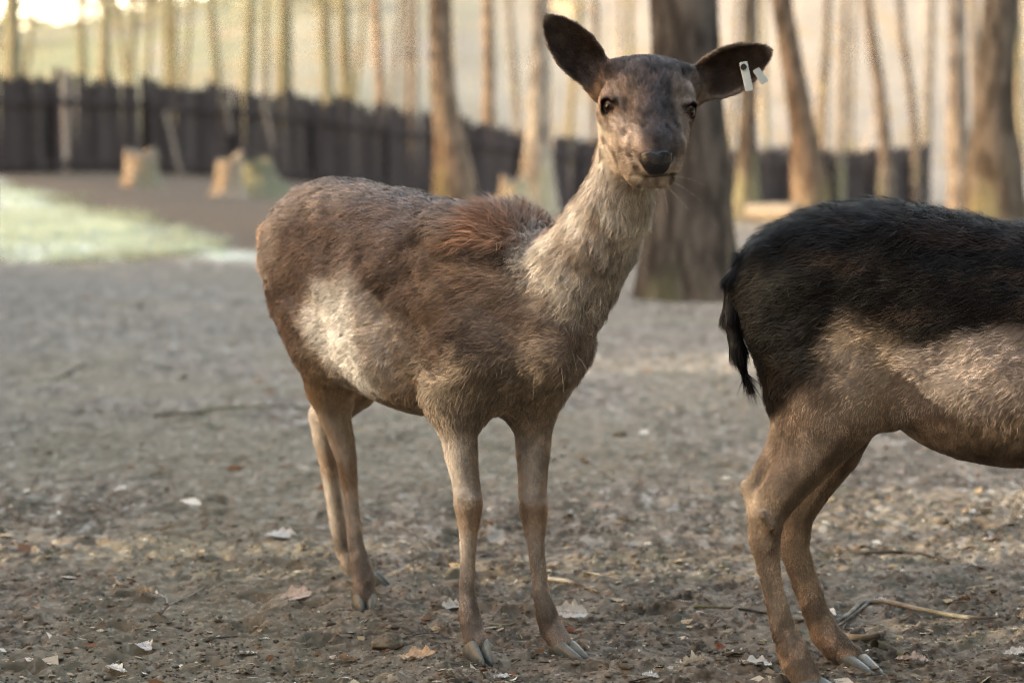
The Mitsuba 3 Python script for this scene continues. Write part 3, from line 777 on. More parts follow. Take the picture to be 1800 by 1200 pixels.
# tail: a core and long black hair
tf = Field(np.arange(.30, .46, .004), np.arange(3.94, 4.08, .004), np.arange(.42, .76, .004))
TL = [P(1312, 462, 4.01), P(1288, 492, 3.99), P(1284, 555, 3.975), P(1296, 612, 3.97), P(1309, 650, 3.965)]
chain(tf, [(TL[0], .020), (TL[1], .013), (TL[2], .014), (TL[3], .012), (TL[4], .005)], k=.01)
tv, tq = tf.mesh(); tv, tn = relax(tv, tq)
scene[dark + '__tail'] = raw_ply(tv, np.vstack([tq[:, [0, 1, 2]], tq[:, [0, 2, 3]]]), 'coat_hair', tn, np.tile(lin((16, 13, 13)), (len(tv), 1)))
say(dark + '__tail', 'long hanging black tail')
def tail_flow(p, n):
    return along(p, np.array(TL))[2] + [.0, 0, -.25]
V, Ft, N, C = strands(rng, tv, tq, tn, 5000, tail_flow, lambda p, n: .030 + .045 * sst(.58, .52, p[:, 2]), lambda p: np.full(len(p), .0012), lambda p, n: np.tile(lin((18, 15, 16)), (len(p), 1)), lift=lambda p: .07, jitter=.05, clump=.22, seed=31)
scene[dark + '__tail__hair'] = raw_ply(V, Ft, 'coat_hair', N, C)
say(dark + '__tail__hair', kind='stuff')
hoof(dark, P(1424, 1204, 3.862), G(1474, 1222), .014)
hoof(dark, P(1500, 1160, 4.02), G(1546, 1189), .013)
for s, x in ((1, .64), (-1, .50)):
    c = B0 + [x + .035, 0, .028] + BR * .08 * s
    hoof(dark, c, c * [1, 1, 0] + [.045, 0, 0], .0125)
for s in (1, -1):
    m = trimesh.creation.icosphere(3, .0125); m.apply_translation(B0 + [1.065, -.02 - .062 * s, 1.0])
    add(dark + '__eye', mikit.ply(m, 'eye_dark', smooth=True))
m = trimesh.creation.icosphere(3, .021); m.vertices *= [.7, 1, .9]; m.apply_translation(B0 + [1.03 + .203, -.02, .98 - .095])
scene[dark + '__nose'] = mikit.ply(m, 'wet_nose', smooth=True)
# ------------------------------------------------------------------ ground, hill
_r = np.random.default_rng(44)
PRINTS = [(x_, y_, a_) for x_, y_, a_ in zip(_r.uniform(-1.3, 1.6, 150), 3.8 + 5 * _r.random(150) ** 1.5, _r.normal(-.4, .8, 150))]
FEET = [G(845, 1155)[:2], G(1008, 1152)[:2], G(642, 1066)[:2], G(668, 1024)[:2], G(1448, 1212)[:2], G(1525, 1180)[:2]]
def gz(x, y, micro=True):
    """Height of the ground."""
    x, y = np.asarray(x, float), np.asarray(y, float)
    z = -0.04 * np.clip(y - 20, 0, 40) * sst(-8, 3, x)
    H = np.interp(x, [-60, -27, -10, 12, 60], [4.6, 5.0, 8.0, 14.0, 18.0])
    z = z + sst(58, 128, y) * H
    q = np.stack([x, y, 0 * x], -1)
    z = z + (meshkit.fbm(q * .9, 3, 3) - .5) * .05 * sst(5.5, 9, y)
    if micro:
        near = sst(14, 5, y)
        z = z + near * ((meshkit.fbm(q * 5, 2, 9) - .5) * .022 + (meshkit.fbm(q * 26, 3, 4) - .5) * .017
                        + np.maximum(meshkit.fbm(q * 60, 2, 6) - .55, 0) * .035)
        z = z + sst(5, 14, y) * (meshkit.fbm(q * 7, 2, 14) - .5) * .03
    if micro:
        zz = z.ravel().copy(); xf, yf = np.broadcast_to(x, z.shape).ravel(), np.broadcast_to(y, z.shape).ravel()
        sel = np.flatnonzero((yf > 3.6) & (yf < 9.5) & (np.abs(xf) < 2.4))
        for hx, hy, ha in PRINTS:                      # old hoof prints
            k = sel[(np.abs(xf[sel] - hx) < .09) & (np.abs(yf[sel] - hy) < .09)]
            if len(k) == 0: continue
            dx, dy = xf[k] - hx, yf[k] - hy; a = dx * math.cos(ha) + dy * math.sin(ha); b = -dx * math.sin(ha) + dy * math.cos(ha)
            r = np.hypot(a / .040, (np.abs(b) - .013) / .014)
            zz[k] += -.020 * sst(1.15, .5, r) + .006 * np.exp(-((r - 1.7) / .5) ** 2)
        z = zz.reshape(z.shape)
    for fx, fy in FEET:
        w = np.exp(-((x - fx) ** 2 + (y - fy) ** 2) / .055 ** 2); z = z * (1 - w) + .0085 * w
    return z - .002


def sheet(xs, ys, fn):
    X, Y = np.meshgrid(xs, ys, indexing='ij')
    v = np.stack([X, Y, fn(X, Y)], -1).reshape(-1, 3)
    i, j = np.meshgrid(np.arange(len(xs) - 1), np.arange(len(ys) - 1), indexing='ij')
    a = (i * len(ys) + j).ravel(); b = a + len(ys)
    return v, np.vstack([np.stack([a, b, b + 1], 1), np.stack([a, b + 1, a + 1], 1)])


def grow(a, s, b, r):
    """From a towards b with steps that grow by r."""
    out, x = [], a
    while (x < b) if b > a else (x > b):
        x += s if b > a else -s; s *= r; out.append(x)
    return out


def soil_fn(p, n, uv):
    N = mikit.noise; x, y = p.x, p.y
    fine = mikit.fbm(x * 95, y * 70, p.z * 90, 3)
    mid = mikit.fbm(x * 13, y * 9, 0, 3)
    big = mikit.fbm(x * 1.6, y * 1.1, 3, 3)
    far = mikit.smoothstep(5.2, 8.5, y)
    c = mikit.mix([.046, .034, .023], [.168, .134, .100], mikit.smoothstep(.28, .66, fine * .6 + mid * .4))
    c = mikit.mix(c, [.155, .128, .102], far * .75)
    c = mikit.mix(c, mikit.mix([.085, .07, .052], [.205, .175, .145], mid), far * mikit.smoothstep(.35, .7, N(x * 5, y * 2.2, 5)) * .6)
    g = mikit.fbm(x * 34, y * 15, 11, 3)
    c = c * (1 + mikit.smoothstep(4.6, 5.6, y) * (g - .5) * 1.3)
    c = mikit.mix(c, [.06, .054, .038], mikit.smoothstep(.58, .72, mikit.fbm(x * 22, y * 9, 7, 3)) * .7)
    c = mikit.mix(c, [.34, .31, .27], mikit.smoothstep(.68, .78, mikit.fbm(x * 42, y * 18, 21, 2)) * .55 * mikit.smoothstep(4.6, 5.6, y))
    c = mikit.mix(c, [.15, .125, .085], mikit.smoothstep(.5, .68, big) * .5)
    c = mikit.mix(c, [.30, .28, .24], mikit.smoothstep(.70, .80, mikit.fbm(x * 120, y * 80, 2, 2)) * .35)
    c = mikit.mix(c, [.060, .044, .031], dr.maximum(mikit.smoothstep(20, 28, y), mikit.smoothstep(15.2, 16.6, y + mid - .5) * mikit.smoothstep(-.6, -1.5, x)) * .9)
    c = mikit.mix(c, [.34, .36, .32], mikit.smoothstep(.1, -.5, x + 1.9 + .33 * (y - 17) + 1.2 * (mikit.fbm(x * 1.5, y * .7, 2, 2) - .5)) * mikit.smoothstep(15.0, 16.2, y + 3.0 * (mikit.fbm(x * 2.6, y * 1.3, 9, 3) - .5)) * mikit.smoothstep(.2, .5, mikit.fbm(x * 2, y * 1.2, 5, 3) + .12))
    return c
scene['soil'] = {'type': 'twosided', 'bsdf': {'type': 'principled', 'base_color': mikit.proc(soil_fn), 'roughness': .9, 'specular': .15}}
xs = np.array(sorted(grow(-1.5, .009, -75, 1.055)) + list(np.arange(-1.5, 1.7, .009)) + grow(1.7, .009, 75, 1.055))
ys = np.array(sorted(grow(3.7, .012, -40, 1.06)) + list(np.arange(3.7, 5.5, .010)) + grow(5.5, .011, 61.9, 1.018) + [62.0])
v, f = sheet(xs, ys, gz)
scene['ground'] = mikit.ply((v, f), 'soil', smooth=True)
say('ground', 'bare trampled soil of the enclosure', kind='structure')

def hill_fn(p, n, uv):
    k = mikit.fbm(p.x * .5, p.y * .16, p.z * .5, 4)
    c = mikit.mix([.150, .140, .122], [.225, .213, .193], k)
    green = mikit.smoothstep(6, -16, p.x + 14 * (mikit.fbm(p.x * .12, p.y * .05, 3, 3) - .5)) * mikit.smoothstep(.22, .5, mikit.fbm(p.x * .35, p.y * .1, p.z * .6, 3))
    c = mikit.mix(c, [.142, .155, .098], green * .85)
    return mikit.mix(c, [.20, .16, .10], mikit.smoothstep(.62, .72, mikit.fbm(p.x * 1.4, p.y * .35, 8, 3)) * .5)
scene['leaf_litter_slope'] = {'type': 'twosided', 'bsdf': {'type': 'diffuse', 'reflectance': mikit.proc(hill_fn)}}
v, f = sheet(np.linspace(-110, 110, 150), np.concatenate([np.linspace(62, 135, 90), np.linspace(138, 300, 20)]), lambda x, y: gz(x, y, False) + .35 * (meshkit.fbm(np.stack([x, y, 0 * x], -1) * .3, 3, 2) - .5) * sst(62, 70, y))
scene['hill'] = mikit.ply((v, f), 'leaf_litter_slope', smooth=True)
say('hill', 'sunlit wooded slope beyond the fence', kind='structure')

# ------------------------------------------------------------------ trees
def bark(lo, hi, moss, amount, streak=1.0):
    def fn(p, n, uv):
        k = mikit.fbm(p.x * 22, p.y * 22, p.z * 4.5 * streak, 4)
        c = mikit.mix(lo, hi, mikit.smoothstep(.3, .7, k))
        m = mikit.smoothstep(.45, .7, mikit.fbm(p.x * 4 + 3, p.y * 4, p.z * 1.2, 3) + amount - .5 + .25 * mikit.smoothstep(.8, -.2, p.z))
        return mikit.mix(c, moss, m * .85)
    return fn
BARKS = {'bark_brown': ([.058, .046, .036], [.18, .138, .103], [.16, .14, .08], .25), 'bark_grey': ([.045, .038, .031], [.13, .112, .092], [.17, .165, .10], .32),
         'bark_dark': ([.042, .035, .030], [.118, .10, .084], [.15, .15, .08], .28), 'bark_moss': ([.075, .068, .045], [.15, .135, .095], [.115, .115, .078], .6),
         'bark_cream': ([.12, .105, .09], [.31, .275, .23], [.30, .28, .19], .30)}
BARKS['bark_far'] = ([.078, .07, .062], [.155, .143, .125], [.16, .155, .10], .3)
BARKS['stump_grey'] = ([.10, .085, .07], [.24, .21, .18], [.15, .15, .11], .35)
BARKS['stump_moss'] = ([.10, .09, .07], [.20, .18, .14], [.115, .12, .08], .6)
for k, (a, b, c, m) in BARKS.items():
    scene[k] = {'type': 'twosided', 'bsdf': {'type': 'diffuse', 'reflectance': mikit.proc(bark(a, b, c, m))}}


def trunk_mesh(pts, radii, seed, sides=18, rough=.10, rings=None, flare=None):
    """A bent tapering trunk with ridged bark; flare: buttress strength at the base."""
    pts, radii = np.asarray(pts, float), np.asarray(radii, float)
    s = np.concatenate([[0], np.cumsum(np.linalg.norm(np.diff(pts, axis=0), axis=1))])
    n = rings or max(10, int(s[-1] / .18))
    t = np.linspace(0, 1, n) ** 1.3 * s[-1]
    c = np.stack([spl(s, pts[:, i], t) for i in range(3)], 1); r = spl(s, radii, t)
    d = mxm(np.gradient(c, axis=0)); x = mxm(np.cross(d, [0.01, 1, 0])); y = np.cross(x, d)
    a = np.arange(sides) / sides * 2 * np.pi
    rr = r[:, None] * np.ones(sides)
    if flare:
        g = np.random.default_rng(seed); ph = g.uniform(0, 6.28, 3)
        lobe = 1 + .28 * np.cos(4 * a + ph[0]) + .22 * np.cos(3 * a + ph[1]) + .12 * np.cos(7 * a + ph[2])
        rr = rr * (1 + flare * np.exp(-t / (r[0] * 1.6))[:, None] * lobe)
    v = c[:, None] + rr[..., None] * (np.cos(a)[None, :, None] * x[:, None] + np.sin(a)[None, :, None] * y[:, None])
    q = v.reshape(-1, 3); nrm = (v - c[:, None]).reshape(-1, 3)
    v = q + nrm * ((meshkit.fbm(q * [14, 14, 2.6], 3, seed) - .5) * 2 * rough)[:, None]
    i, j = np.meshgrid(np.arange(n - 1), np.arange(sides), indexing='ij')
    f = np.stack([i * sides + j, i * sides + (j + 1) % sides, (i + 1) * sides + (j + 1) % sides, (i + 1) * sides + j], -1).reshape(-1, 4)
    return v, f


def joined(parts):
    V, Fs, k = [], [], 0
    for v, f in parts:
        f = np.asarray(f)
        if f.shape[1] == 4: f = np.vstack([f[:, [0, 1, 2]], f[:, [0, 2, 3]]])
        V.append(v); Fs.append(f + k); k += len(v)
    return np.vstack(V), np.vstack(Fs)


def crown_mesh(rng, top, base_h, r, n, spread):
    """Bare limbs with forking twigs round the upper trunk."""
    out = []
    for _ in range(n):
        h = rng.uniform(0, 1); p = top[0] + (top[1] - top[0]) * h
        az = rng.uniform(0, 6.28); el = rng.uniform(.25, .8)
        d = np.array([math.cos(az) * math.cos(el), math.sin(az) * math.cos(el), math.sin(el)])
        L = spread * rng.uniform(.5, 1.1) * (1.1 - h * .6)
        mid = p + d * L * .5 + [0, 0, .15 * L]; end = p + d * L + [0, 0, .45 * L]
        out.append(trunk_mesh([p, mid, end], [r * .38, r * .22, r * .06], 1, 5, 0, 6))
        for _ in range(5):
            t = rng.uniform(.3, 1); q = p + (end - p) * t + [0, 0, .1 * L * t]; dd = mxm(d + rng.normal(0, .6, 3) + [0, 0, .4])
            e = q + dd * L * rng.uniform(.25, .5)
            out.append(trunk_mesh([q, (q + e) / 2 + rng.normal(0, .05, 3), e], [r * .11, r * .07, r * .02], 1, 4, 0, 5))
    return joined(out)


def tree(name, label, Y, line, material, height=11, flare=.5, group=None, seed=0, sides=18, limbs=9, rough=.10, base_y=None):
    """line: (x, y, width) of the trunk's middle in the photograph from the ground up; it goes on above the picture."""
    rng = np.random.default_rng(seed + 500)
    key = thing(name, label, 'tree', group)
    pts = [P(a, b, Y) for a, b, w in line]; rad = [px(w, Y) / 2 for a, b, w in line]
    g = float(gz(pts[0][0], Y, False)); base = pts[0] * [1, 1, 0] + [0, 0, g - .08]
    lean = (pts[-1] - pts[-2]) / max(pts[-1][2] - pts[-2][2], .2) * [1, 1, 0]
    lean[0] = np.clip(lean[0], -.12, .12)
    if pts[0][2] < g + .05: pts, rad = pts[1:], [rad[0]] + rad[2:]
    up = []
    z = pts[-1][2]
    for fz in (.35, .7, 1.0):
        dz = (height - z) * fz; up.append(pts[-1] + lean * dz * .5 + [rng.normal(0, .12) * fz, rng.normal(0, .12), dz])
    radii = [rad[0]] + rad[1 if len(rad) > len(pts) else 0:] + [rad[-1] * q for q in (.8, .55, .22)]
    allp = [base] + pts + up
    v, f = trunk_mesh(allp, radii, seed, sides, rough, flare=flare)
    scene[key + '__trunk'] = mikit.ply((v, f), material, smooth=True)
    v, f = crown_mesh(rng, (up[0], up[2]), 0, rad[-1], limbs, 3.2)
    scene[key + '__crown'] = mikit.ply((v, f), material, smooth=True)
    return key


tree('pine_tree', 'big thick dark trunk directly behind the head of the staring deer', 12.3, [(1212, 528, 150), (1212, 470, 146), (1213, 300, 136), (1207, 150, 124), (1203, 0, 118)], 'bark_dark', 13, .46, seed=1, sides=34, rough=.07)
tree('pine_tree', 'bent trunk with sunlit foot above the withers of the staring deer', 33, [(799, 366, 66), (797, 310, 60), (790, 240, 54), (780, 170, 47), (775, 90, 43), (774, 0, 40)], 'bark_brown', 12, .35, seed=2)
tree('pine_tree', 'upright trunk with pale foot left of the deer head', 35, [(945, 362, 60), (944, 310, 54), (947, 230, 44), (950, 120, 36), (952, 0, 32)], 'bark_cream', 12, .4, seed=3)
tree('pine_tree', 'slim grey trunk just right of the thick dark trunk', 30, [(1312, 372, 44), (1313, 300, 36), (1316, 180, 31), (1318, 60, 29), (1319, 0, 28)], 'bark_grey', 12, .35, seed=4)
tree('pine_tree', 'leaning trunk with a bright orange sunlit foot behind the dark deer', 26, [(1426, 388, 62), (1423, 320, 54), (1414, 250, 48), (1400, 160, 42), (1386, 70, 38), (1374, 0, 36)], 'bark_brown', 12, .4, seed=5)
tree('pine_tree', 'pale footed slim trunk, left one of the pair at the right edge', 28, [(1687, 388, 42), (1686, 300, 36), (1684, 190, 34), (1683, 80, 32), (1682, 0, 31)], 'bark_cream', 12, .35, seed=6)
tree('pine_tree', 'stout trunk nearest the right edge of the frame', 24, [(1752, 392, 92), (1750, 300, 80), (1748, 200, 70), (1754, 80, 64), (1760, 0, 62)], 'bark_grey', 13, .3, seed=7, sides=24)
# trunks beyond the fence
tree('birch_tree', 'thin brown trunk beyond the fence left of the bent trunk', 58, [(672, 260, 20), (670, 180, 18), (664, 80, 16), (660, 0, 16)], 'bark_brown', 13, .2, seed=8, sides=10)
tree('birch_tree', 'dark trunk beyond the fence between the bent trunk and the pale one', 50, [(858, 280, 26), (859, 200, 24), (859, 90, 21), (857, 0, 20)], 'bark_brown', 13, .2, seed=9, sides=10)
tree('birch_tree', 'very thin dark trunk beyond the fence right of the raised left ear', 60, [(1043, 280, 12), (1044, 180, 12), (1047, 60, 11), (1046, 0, 11)], 'bark_dark', 12, .2, seed=10, sides=8)
tree('birch_tree', 'faint thin trunk beyond the fence right of the leaning trunk', 70, [(1442, 285, 20), (1445, 190, 18), (1452, 80, 15), (1455, 0, 13)], 'bark_grey', 12, .2, seed=11, sides=8)
tree('birch_tree', 'curved dark trunk beyond the fence above the dark deer back', 56, [(1558, 300, 28), (1553, 230, 25), (1545, 150, 22), (1533, 70, 20), (1524, 0, 18)], 'bark_dark', 13, .2, seed=12, sides=10)
tree('birch_tree', 'slender leaning trunk, second beyond the fence above the dark deer', 58, [(1612, 300, 17), (1606, 220, 15), (1596, 130, 14), (1586, 60, 13), (1582, 0, 12)], 'bark_dark', 13, .2, seed=13, sides=8)
tree('birch_tree', 'thick mossy trunk at the left frame edge beyond the fence', 64, [(22, 140, 34), (22, 70, 30), (21, 0, 28)], 'bark_moss', 13, .2, seed=14, sides=10)
tree('birch_tree', 'darkest mossy trunk above the left part of the fence', 62, [(184, 150, 22), (184, 70, 19), (186, 0, 17)], 'bark_moss', 13, .2, seed=15, sides=10)
rng = np.random.default_rng(21)
spots = [(60, 9), (100, 12), (152, 10), (210, 8), (236, 15), (262, 8), (287, 11), (306, 14), (335, 8), (362, 15), (396, 9), (415, 11), (436, 13), (470, 8), (497, 15), (527, 9), (560, 11), (590, 8), (613, 13), (640, 8), (697, 9), (715, 10), (735, 8),
         (905, 9), (985, 10), (1012, 12), (1085, 8), (1110, 9), (1290, 9), (1345, 8), (1480, 9), (1500, 8), (1640, 9), (1712, 10), (1805, 12), (-60, 14), (-130, 11), (1880, 13), (1960, 12)]
for i, (a, w) in enumerate(spots):
    Y = rng.uniform(58.5, 75); yb = 200 - (float(gz((a - 900) * Y / F, Y, False)) - CAMZ) * F / Y
    if rng.random() < .22: continue
    s = rng.normal(0, 13); w *= rng.uniform(.55, 1.05); a = a + rng.normal(0, 7)
    tree('slope_tree', 'slender blurred trunk on the bright slope beyond the fence', Y, [(a + s, yb, w * 1.9), (a + s * .6, yb * .6, w * 1.7), (a, 0, w * 1.5)], 'bark_moss' if a < 700 or rng.random() < .3 else 'bark_far', rng.uniform(10, 15), .2,
         'slender trunks on the slope', seed=40 + i, sides=7, limbs=5)

# saplings and brambles beyond the fence: thin stems with the first leaves
def undergrowth():
    rng = np.random.default_rng(5); parts, leaves = [], []
    for _ in range(140):
        left = rng.random() < .72
        Y = rng.uniform(57, 92); X = (rng.uniform(-1100, -60) if left else rng.uniform(-60, 1000)) * Y / F
        z = float(gz(X, Y, False)); h = rng.uniform(1.2, 4.2); b = np.array([X, Y, z])
        e = b + [rng.normal(0, .25), rng.normal(0, .25), h]
        parts.append(trunk_mesh([b, (b + e) / 2 + rng.normal(0, .08, 3), e], [.022, .015, .005], 1, 4, 0, 5))
        for _ in range(0):
            t = rng.uniform(.15, 1); c = b + (e - b) * t + rng.normal(0, .28, 3)
            q = rng.normal(0, 1, (3, 3)) * .07
            leaves.append(c + q)
    v, f = joined(parts)
    leaves = []
    for _ in range(46):                              # bushes along the top of the slope
        X = rng.uniform(-32, 2); Y = rng.uniform(96, 126); z = float(gz(X, Y, False)); R = rng.uniform(.8, 2.0); H = rng.uniform(1.2, 4.2)
        q = rng.normal(0, 1, (60, 3)) * [R * .6, R * .6, H * .35] + [X, Y, z + H * .45]
        leaves.append(q[:, None] + rng.normal(0, .20, (60, 3, 3)))
    L = np.concatenate(leaves).reshape(-1, 3)
    return joined([(v, f), (L, np.arange(len(L)).reshape(-1, 3))])
def brush_fn(p, n, uv):
    c = mikit.mix([.115, .12, .085], [.20, .195, .15], mikit.cell_rand(p.x * 4, p.y * 4, p.z * 4))
    return mikit.mix(c, [.40, .32, .22], mikit.smoothstep(-4, 4, p.x))
scene['sapling_leaf'] = {'type': 'twosided', 'bsdf': {'type': 'diffuse', 'reflectance': mikit.proc(brush_fn)}}
v, f = undergrowth()
scene['undergrowth'] = mikit.ply((v, f), 'sapling_leaf')
say('undergrowth', 'thin saplings and bushes on the slope beyond the fence', 'saplings', kind='stuff')

# ------------------------------------------------------------------ the fence
def plank_fn(lo, hi):
    def fn(p, n, uv):
        k = mikit.fbm(p.x * 26, p.y * 26, p.z * 1.8, 3)
        return mikit.mix(lo, hi, k) * (.75 + .5 * mikit.cell_rand(p.x * 5, p.y * 5))
    return fn
scene['plank_dark'] = {'type': 'twosided', 'bsdf': {'type': 'diffuse', 'reflectance': mikit.proc(plank_fn([.024, .021, .022], [.048, .042, .043]))}}
scene['plank_grey'] = {'type': 'twosided', 'bsdf': {'type': 'diffuse', 'reflectance': mikit.proc(plank_fn([.034, .031, .031], [.062, .056, .055]))}}
scene['plank_pale'] = {'type': 'twosided', 'bsdf': {'type': 'diffuse', 'reflectance': mikit.proc(plank_fn([.16, .13, .11], [.26, .22, .185]))}}
scene['plank_mid'] = {'type': 'twosided', 'bsdf': {'type': 'diffuse', 'reflectance': mikit.proc(plank_fn([.09, .075, .065], [.17, .145, .12]))}}
fence = thing('paling_fence', 'long dark brown paling fence behind the stumps and trunks', 'fence')
FA, FB = np.array([(0 - 900) * 37.9 / F, 37.9]), np.array([(1360 - 900) * 56.5 / F, 56.5])
FD = (FB - FA) / np.linalg.norm(FB - FA); FN = np.array([FD[1], -FD[0]])
def fence_at(s, out=0.0):
    q = FA + FD * s + FN * out
    return np.array([q[0], q[1], float(gz(q[0], q[1], False))])
def beam(a, b, w, h, depth_dir):
    """A straight timber from a to b."""
    a, b = np.asarray(a), np.asarray(b); d = b - a; L = np.linalg.norm(d); d /= L
    z = mxm(np.asarray(depth_dir) - d * (np.asarray(depth_dir) @ d)); x = np.cross(d, z)
    m = trimesh.creation.box((w, L, h)); M = np.eye(4); M[:3, 0], M[:3, 1], M[:3, 2], M[:3, 3] = x, d, z, (a + b) / 2
    m.apply_transform(M); return m
rng = np.random.default_rng(3)
s = -3.2; FN3 = np.array([FN[0], FN[1], 0]); npl = 0
while s < 31.5:
    w = rng.uniform(.115, .165); b = fence_at(s + w / 2)
    h = rng.uniform(1.50, 1.72); tip = rng.uniform(.03, .11); k = rng.uniform(-.3, .3)
    prof = np.array([[-w / 2, -.05], [w / 2, -.05], [w / 2, h - tip * rng.uniform(.6, 1)], [w * k, h], [-w / 2, h - tip * rng.uniform(.6, 1)]])
    import shapely
    m = trimesh.creation.extrude_polygon(shapely.Polygon(prof), .022, engine='earcut')
    M = np.eye(4); lean = rng.normal(0, .012)
    M[:3, 0] = [FD[0], FD[1], 0]; M[:3, 1] = mxm(np.array([FD[0] * lean, FD[1] * lean, 1])); M[:3, 2] = FN3; M[:3, 3] = b - FN3 * (.012 + rng.uniform(0, .008))
    m.apply_transform(M)
    r = rng.random()
    add(fence + '__plank', mikit.ply(m, 'plank_pale' if r < .015 else 'plank_grey' if r < .22 else 'plank_dark'))
    s += w + rng.uniform(.004, .014)
s = -3.0; posts = []
while s < 31.6:
    posts.append(s); b = fence_at(s, .09)
    add(fence + '__post', mikit.ply(beam(b - [0, 0, .1], b + [0, 0, 1.28], .10, .10, FN3), 'plank_dark')); s += 2.08
for a, b in zip(posts[:-1], posts[1:]):
    for h, hh in ((1.16, .10), (.14, .12)):
        p, q = fence_at(a + .051, .055) + [0, 0, h], fence_at(b - .051, .055) + [0, 0, h]
        add(fence + '__rail', mikit.ply(beam(p, q, hh, .05, FN3), 'plank_dark'))
for px0, py0, px1, py1, lab in ((281, 195, 300, 312, 'pale loose board leaning on the fence left of the second stump'), (452, 170, 460, 262, 'pale narrow board upright on the fence above the mossy stump'), (385, 175, 388, 235, 'short pale board on the fence above the split stump')):
    s0 = (px0 / 1360) / (1 + (1 - px0 / 1360) * (56.5 / 37.9 - 1)) * np.linalg.norm(FB - FA)
    b = fence_at(s0, .17); zt = CAMZ - (py0 - 200) * b[1] / F; zb = CAMZ - (py1 - 200) * b[1] / F
    dx = (px1 - px0) * b[1] / F
    o = thing('fence_board', lab, 'board')
    scene[o] = mikit.ply(beam(np.array([b[0] + dx, b[1], zb]) + FN3 * .12, np.array([b[0], b[1], zt]), .09, .022, FN3), 'plank_mid')

# ------------------------------------------------------------------ stumps
def stump(name, label, Y, cx, top, bottom, half_top, half_bottom, mat, cutmat, seed, jag=.12, lobes=5, skew=0.0, tilt=0.0):
    key = thing(name, label, 'tree stump')
    g = np.random.default_rng(seed); c = P(cx, bottom, Y); gg = float(gz(c[0], Y, False)); H = (bottom - top) * Y / F
    r1, r0 = half_top * Y / F, half_bottom * Y / F
    n, m = 40, 14
    a = np.arange(n) / n * 2 * np.pi; t = np.linspace(0, 1, m)
    ph = g.uniform(0, 6.28, 3)
    lobe = 1 + .22 * np.cos(lobes * a + ph[0]) + .16 * np.cos((lobes - 2) * a + ph[1])
    r = r1 + (r0 - r1) * np.exp(-t * 4.2)[:, None] * lobe
    ztop = H * (1 + jag * (np.cos(2 * a + ph[2]) + .6 * np.cos(5 * a + ph[0])) * .7 + tilt * np.cos(a))
    z = t[:, None] * ztop[None, :] - .05
    v = np.stack([c[0] + np.cos(a) * r + skew * t[:, None] * H, Y + np.sin(a) * r, gg + z], -1)
    q = v.reshape(-1, 3); ctr = np.array([c[0], Y, 0]); out = mxm((q - ctr) * [1, 1, 0])
    q = q + out * ((meshkit.fbm(q * [12, 12, 3], 3, seed) - .5) * .09 * r1 / .2)[:, None]
    i, j = np.meshgrid(np.arange(m - 1), np.arange(n), indexing='ij')
    f = np.stack([i * n + j, i * n + (j + 1) % n, (i + 1) * n + (j + 1) % n, (i + 1) * n + j], -1).reshape(-1, 4)
    scene[key + '__bark'] = mikit.ply((q, f), mat, smooth=45)
    ring = q[-n:]; inner = ring.mean(0) + (ring - ring.mean(0)) * .5 + g.normal(0, .015, (n, 3)) * [0, 0, 1]; mid = ring.mean(0) + [0, 0, -.02]
    vv = np.vstack([ring + [0, 0, .001], inner, mid]); k = np.arange(n)
    ff = np.vstack([np.stack([k, (k + 1) % n, (k + 1) % n + n], 1), np.stack([k, (k + 1) % n + n, k + n], 1), np.stack([k + n, (k + 1) % n + n, k * 0 + 2 * n], 1)])
    scene[key + '__cut_face'] = mikit.ply((vv, ff), cutmat)
    return key
def wood_fn(p, n, uv):
    return mikit.mix([.15, .13, .105], [.26, .228, .185], mikit.fbm(p.x * 30, p.y * 30, p.z * 8, 3))
scene['split_wood'] = {'type': 'twosided', 'bsdf': {'type': 'diffuse', 'reflectance': mikit.proc(wood_fn)}}
stump('tree_stump', 'grey weathered stump at the foot of the fence, leftmost', 33.5, 250, 250, 316, 27, 46, 'stump_grey', 'stump_grey', 1, .14)
stump('tree_stump', 'pale split stump beside the mossy root mound', 31.5, 398, 252, 324, 22, 44, 'split_wood', 'split_wood', 2, .10, 4, .1, .15)
stump('tree_stump', 'low mossy stump spreading wide roots behind the doe rump', 32.5, 466, 264, 330, 26, 96, 'stump_moss', 'stump_moss', 3, .12, 3, -.3, .1)
stump('tree_stump', 'low sunlit stump between the bent trunk and the pale footed trunk', 31.0, 902, 306, 372, 22, 72, 'bark_cream', 'split_wood', 4, .2, 4)
# a pale log lying behind the dark deer
lg = thing('log', 'pale sunlit log lying at the foot of the leaning trunk', 'log')
a, b = P(1318, 386, 24.5), P(1404, 402, 24.0)
v, f = trunk_mesh([a * [1, 1, 0] + [0, 0, float(gz(a[0], 24.5, False)) + .11], (a + b) / 2 * [1, 1, 0] + [0, 0, float(gz(b[0], 24.2, False)) + .10], b * [1, 1, 0] + [0, 0, float(gz(b[0], 24, False)) + .08]], [.09, .10, .11], 5, 14, .08, 12)
caps = [v[:14].mean(0), v[-14:].mean(0)]
v = np.vstack([v, caps]); k = np.arange(14); m_ = len(v)
f = np.vstack([f[:, [0, 1, 2]], f[:, [0, 2, 3]], np.stack([k, (k + 1) % 14, k * 0 + m_ - 2], 1), np.stack([k + m_ - 16, (k + 1) % 14 + m_ - 16, k * 0 + m_ - 1], 1)])
scene[lg] = mikit.ply((v, f), 'split_wood', smooth=50)

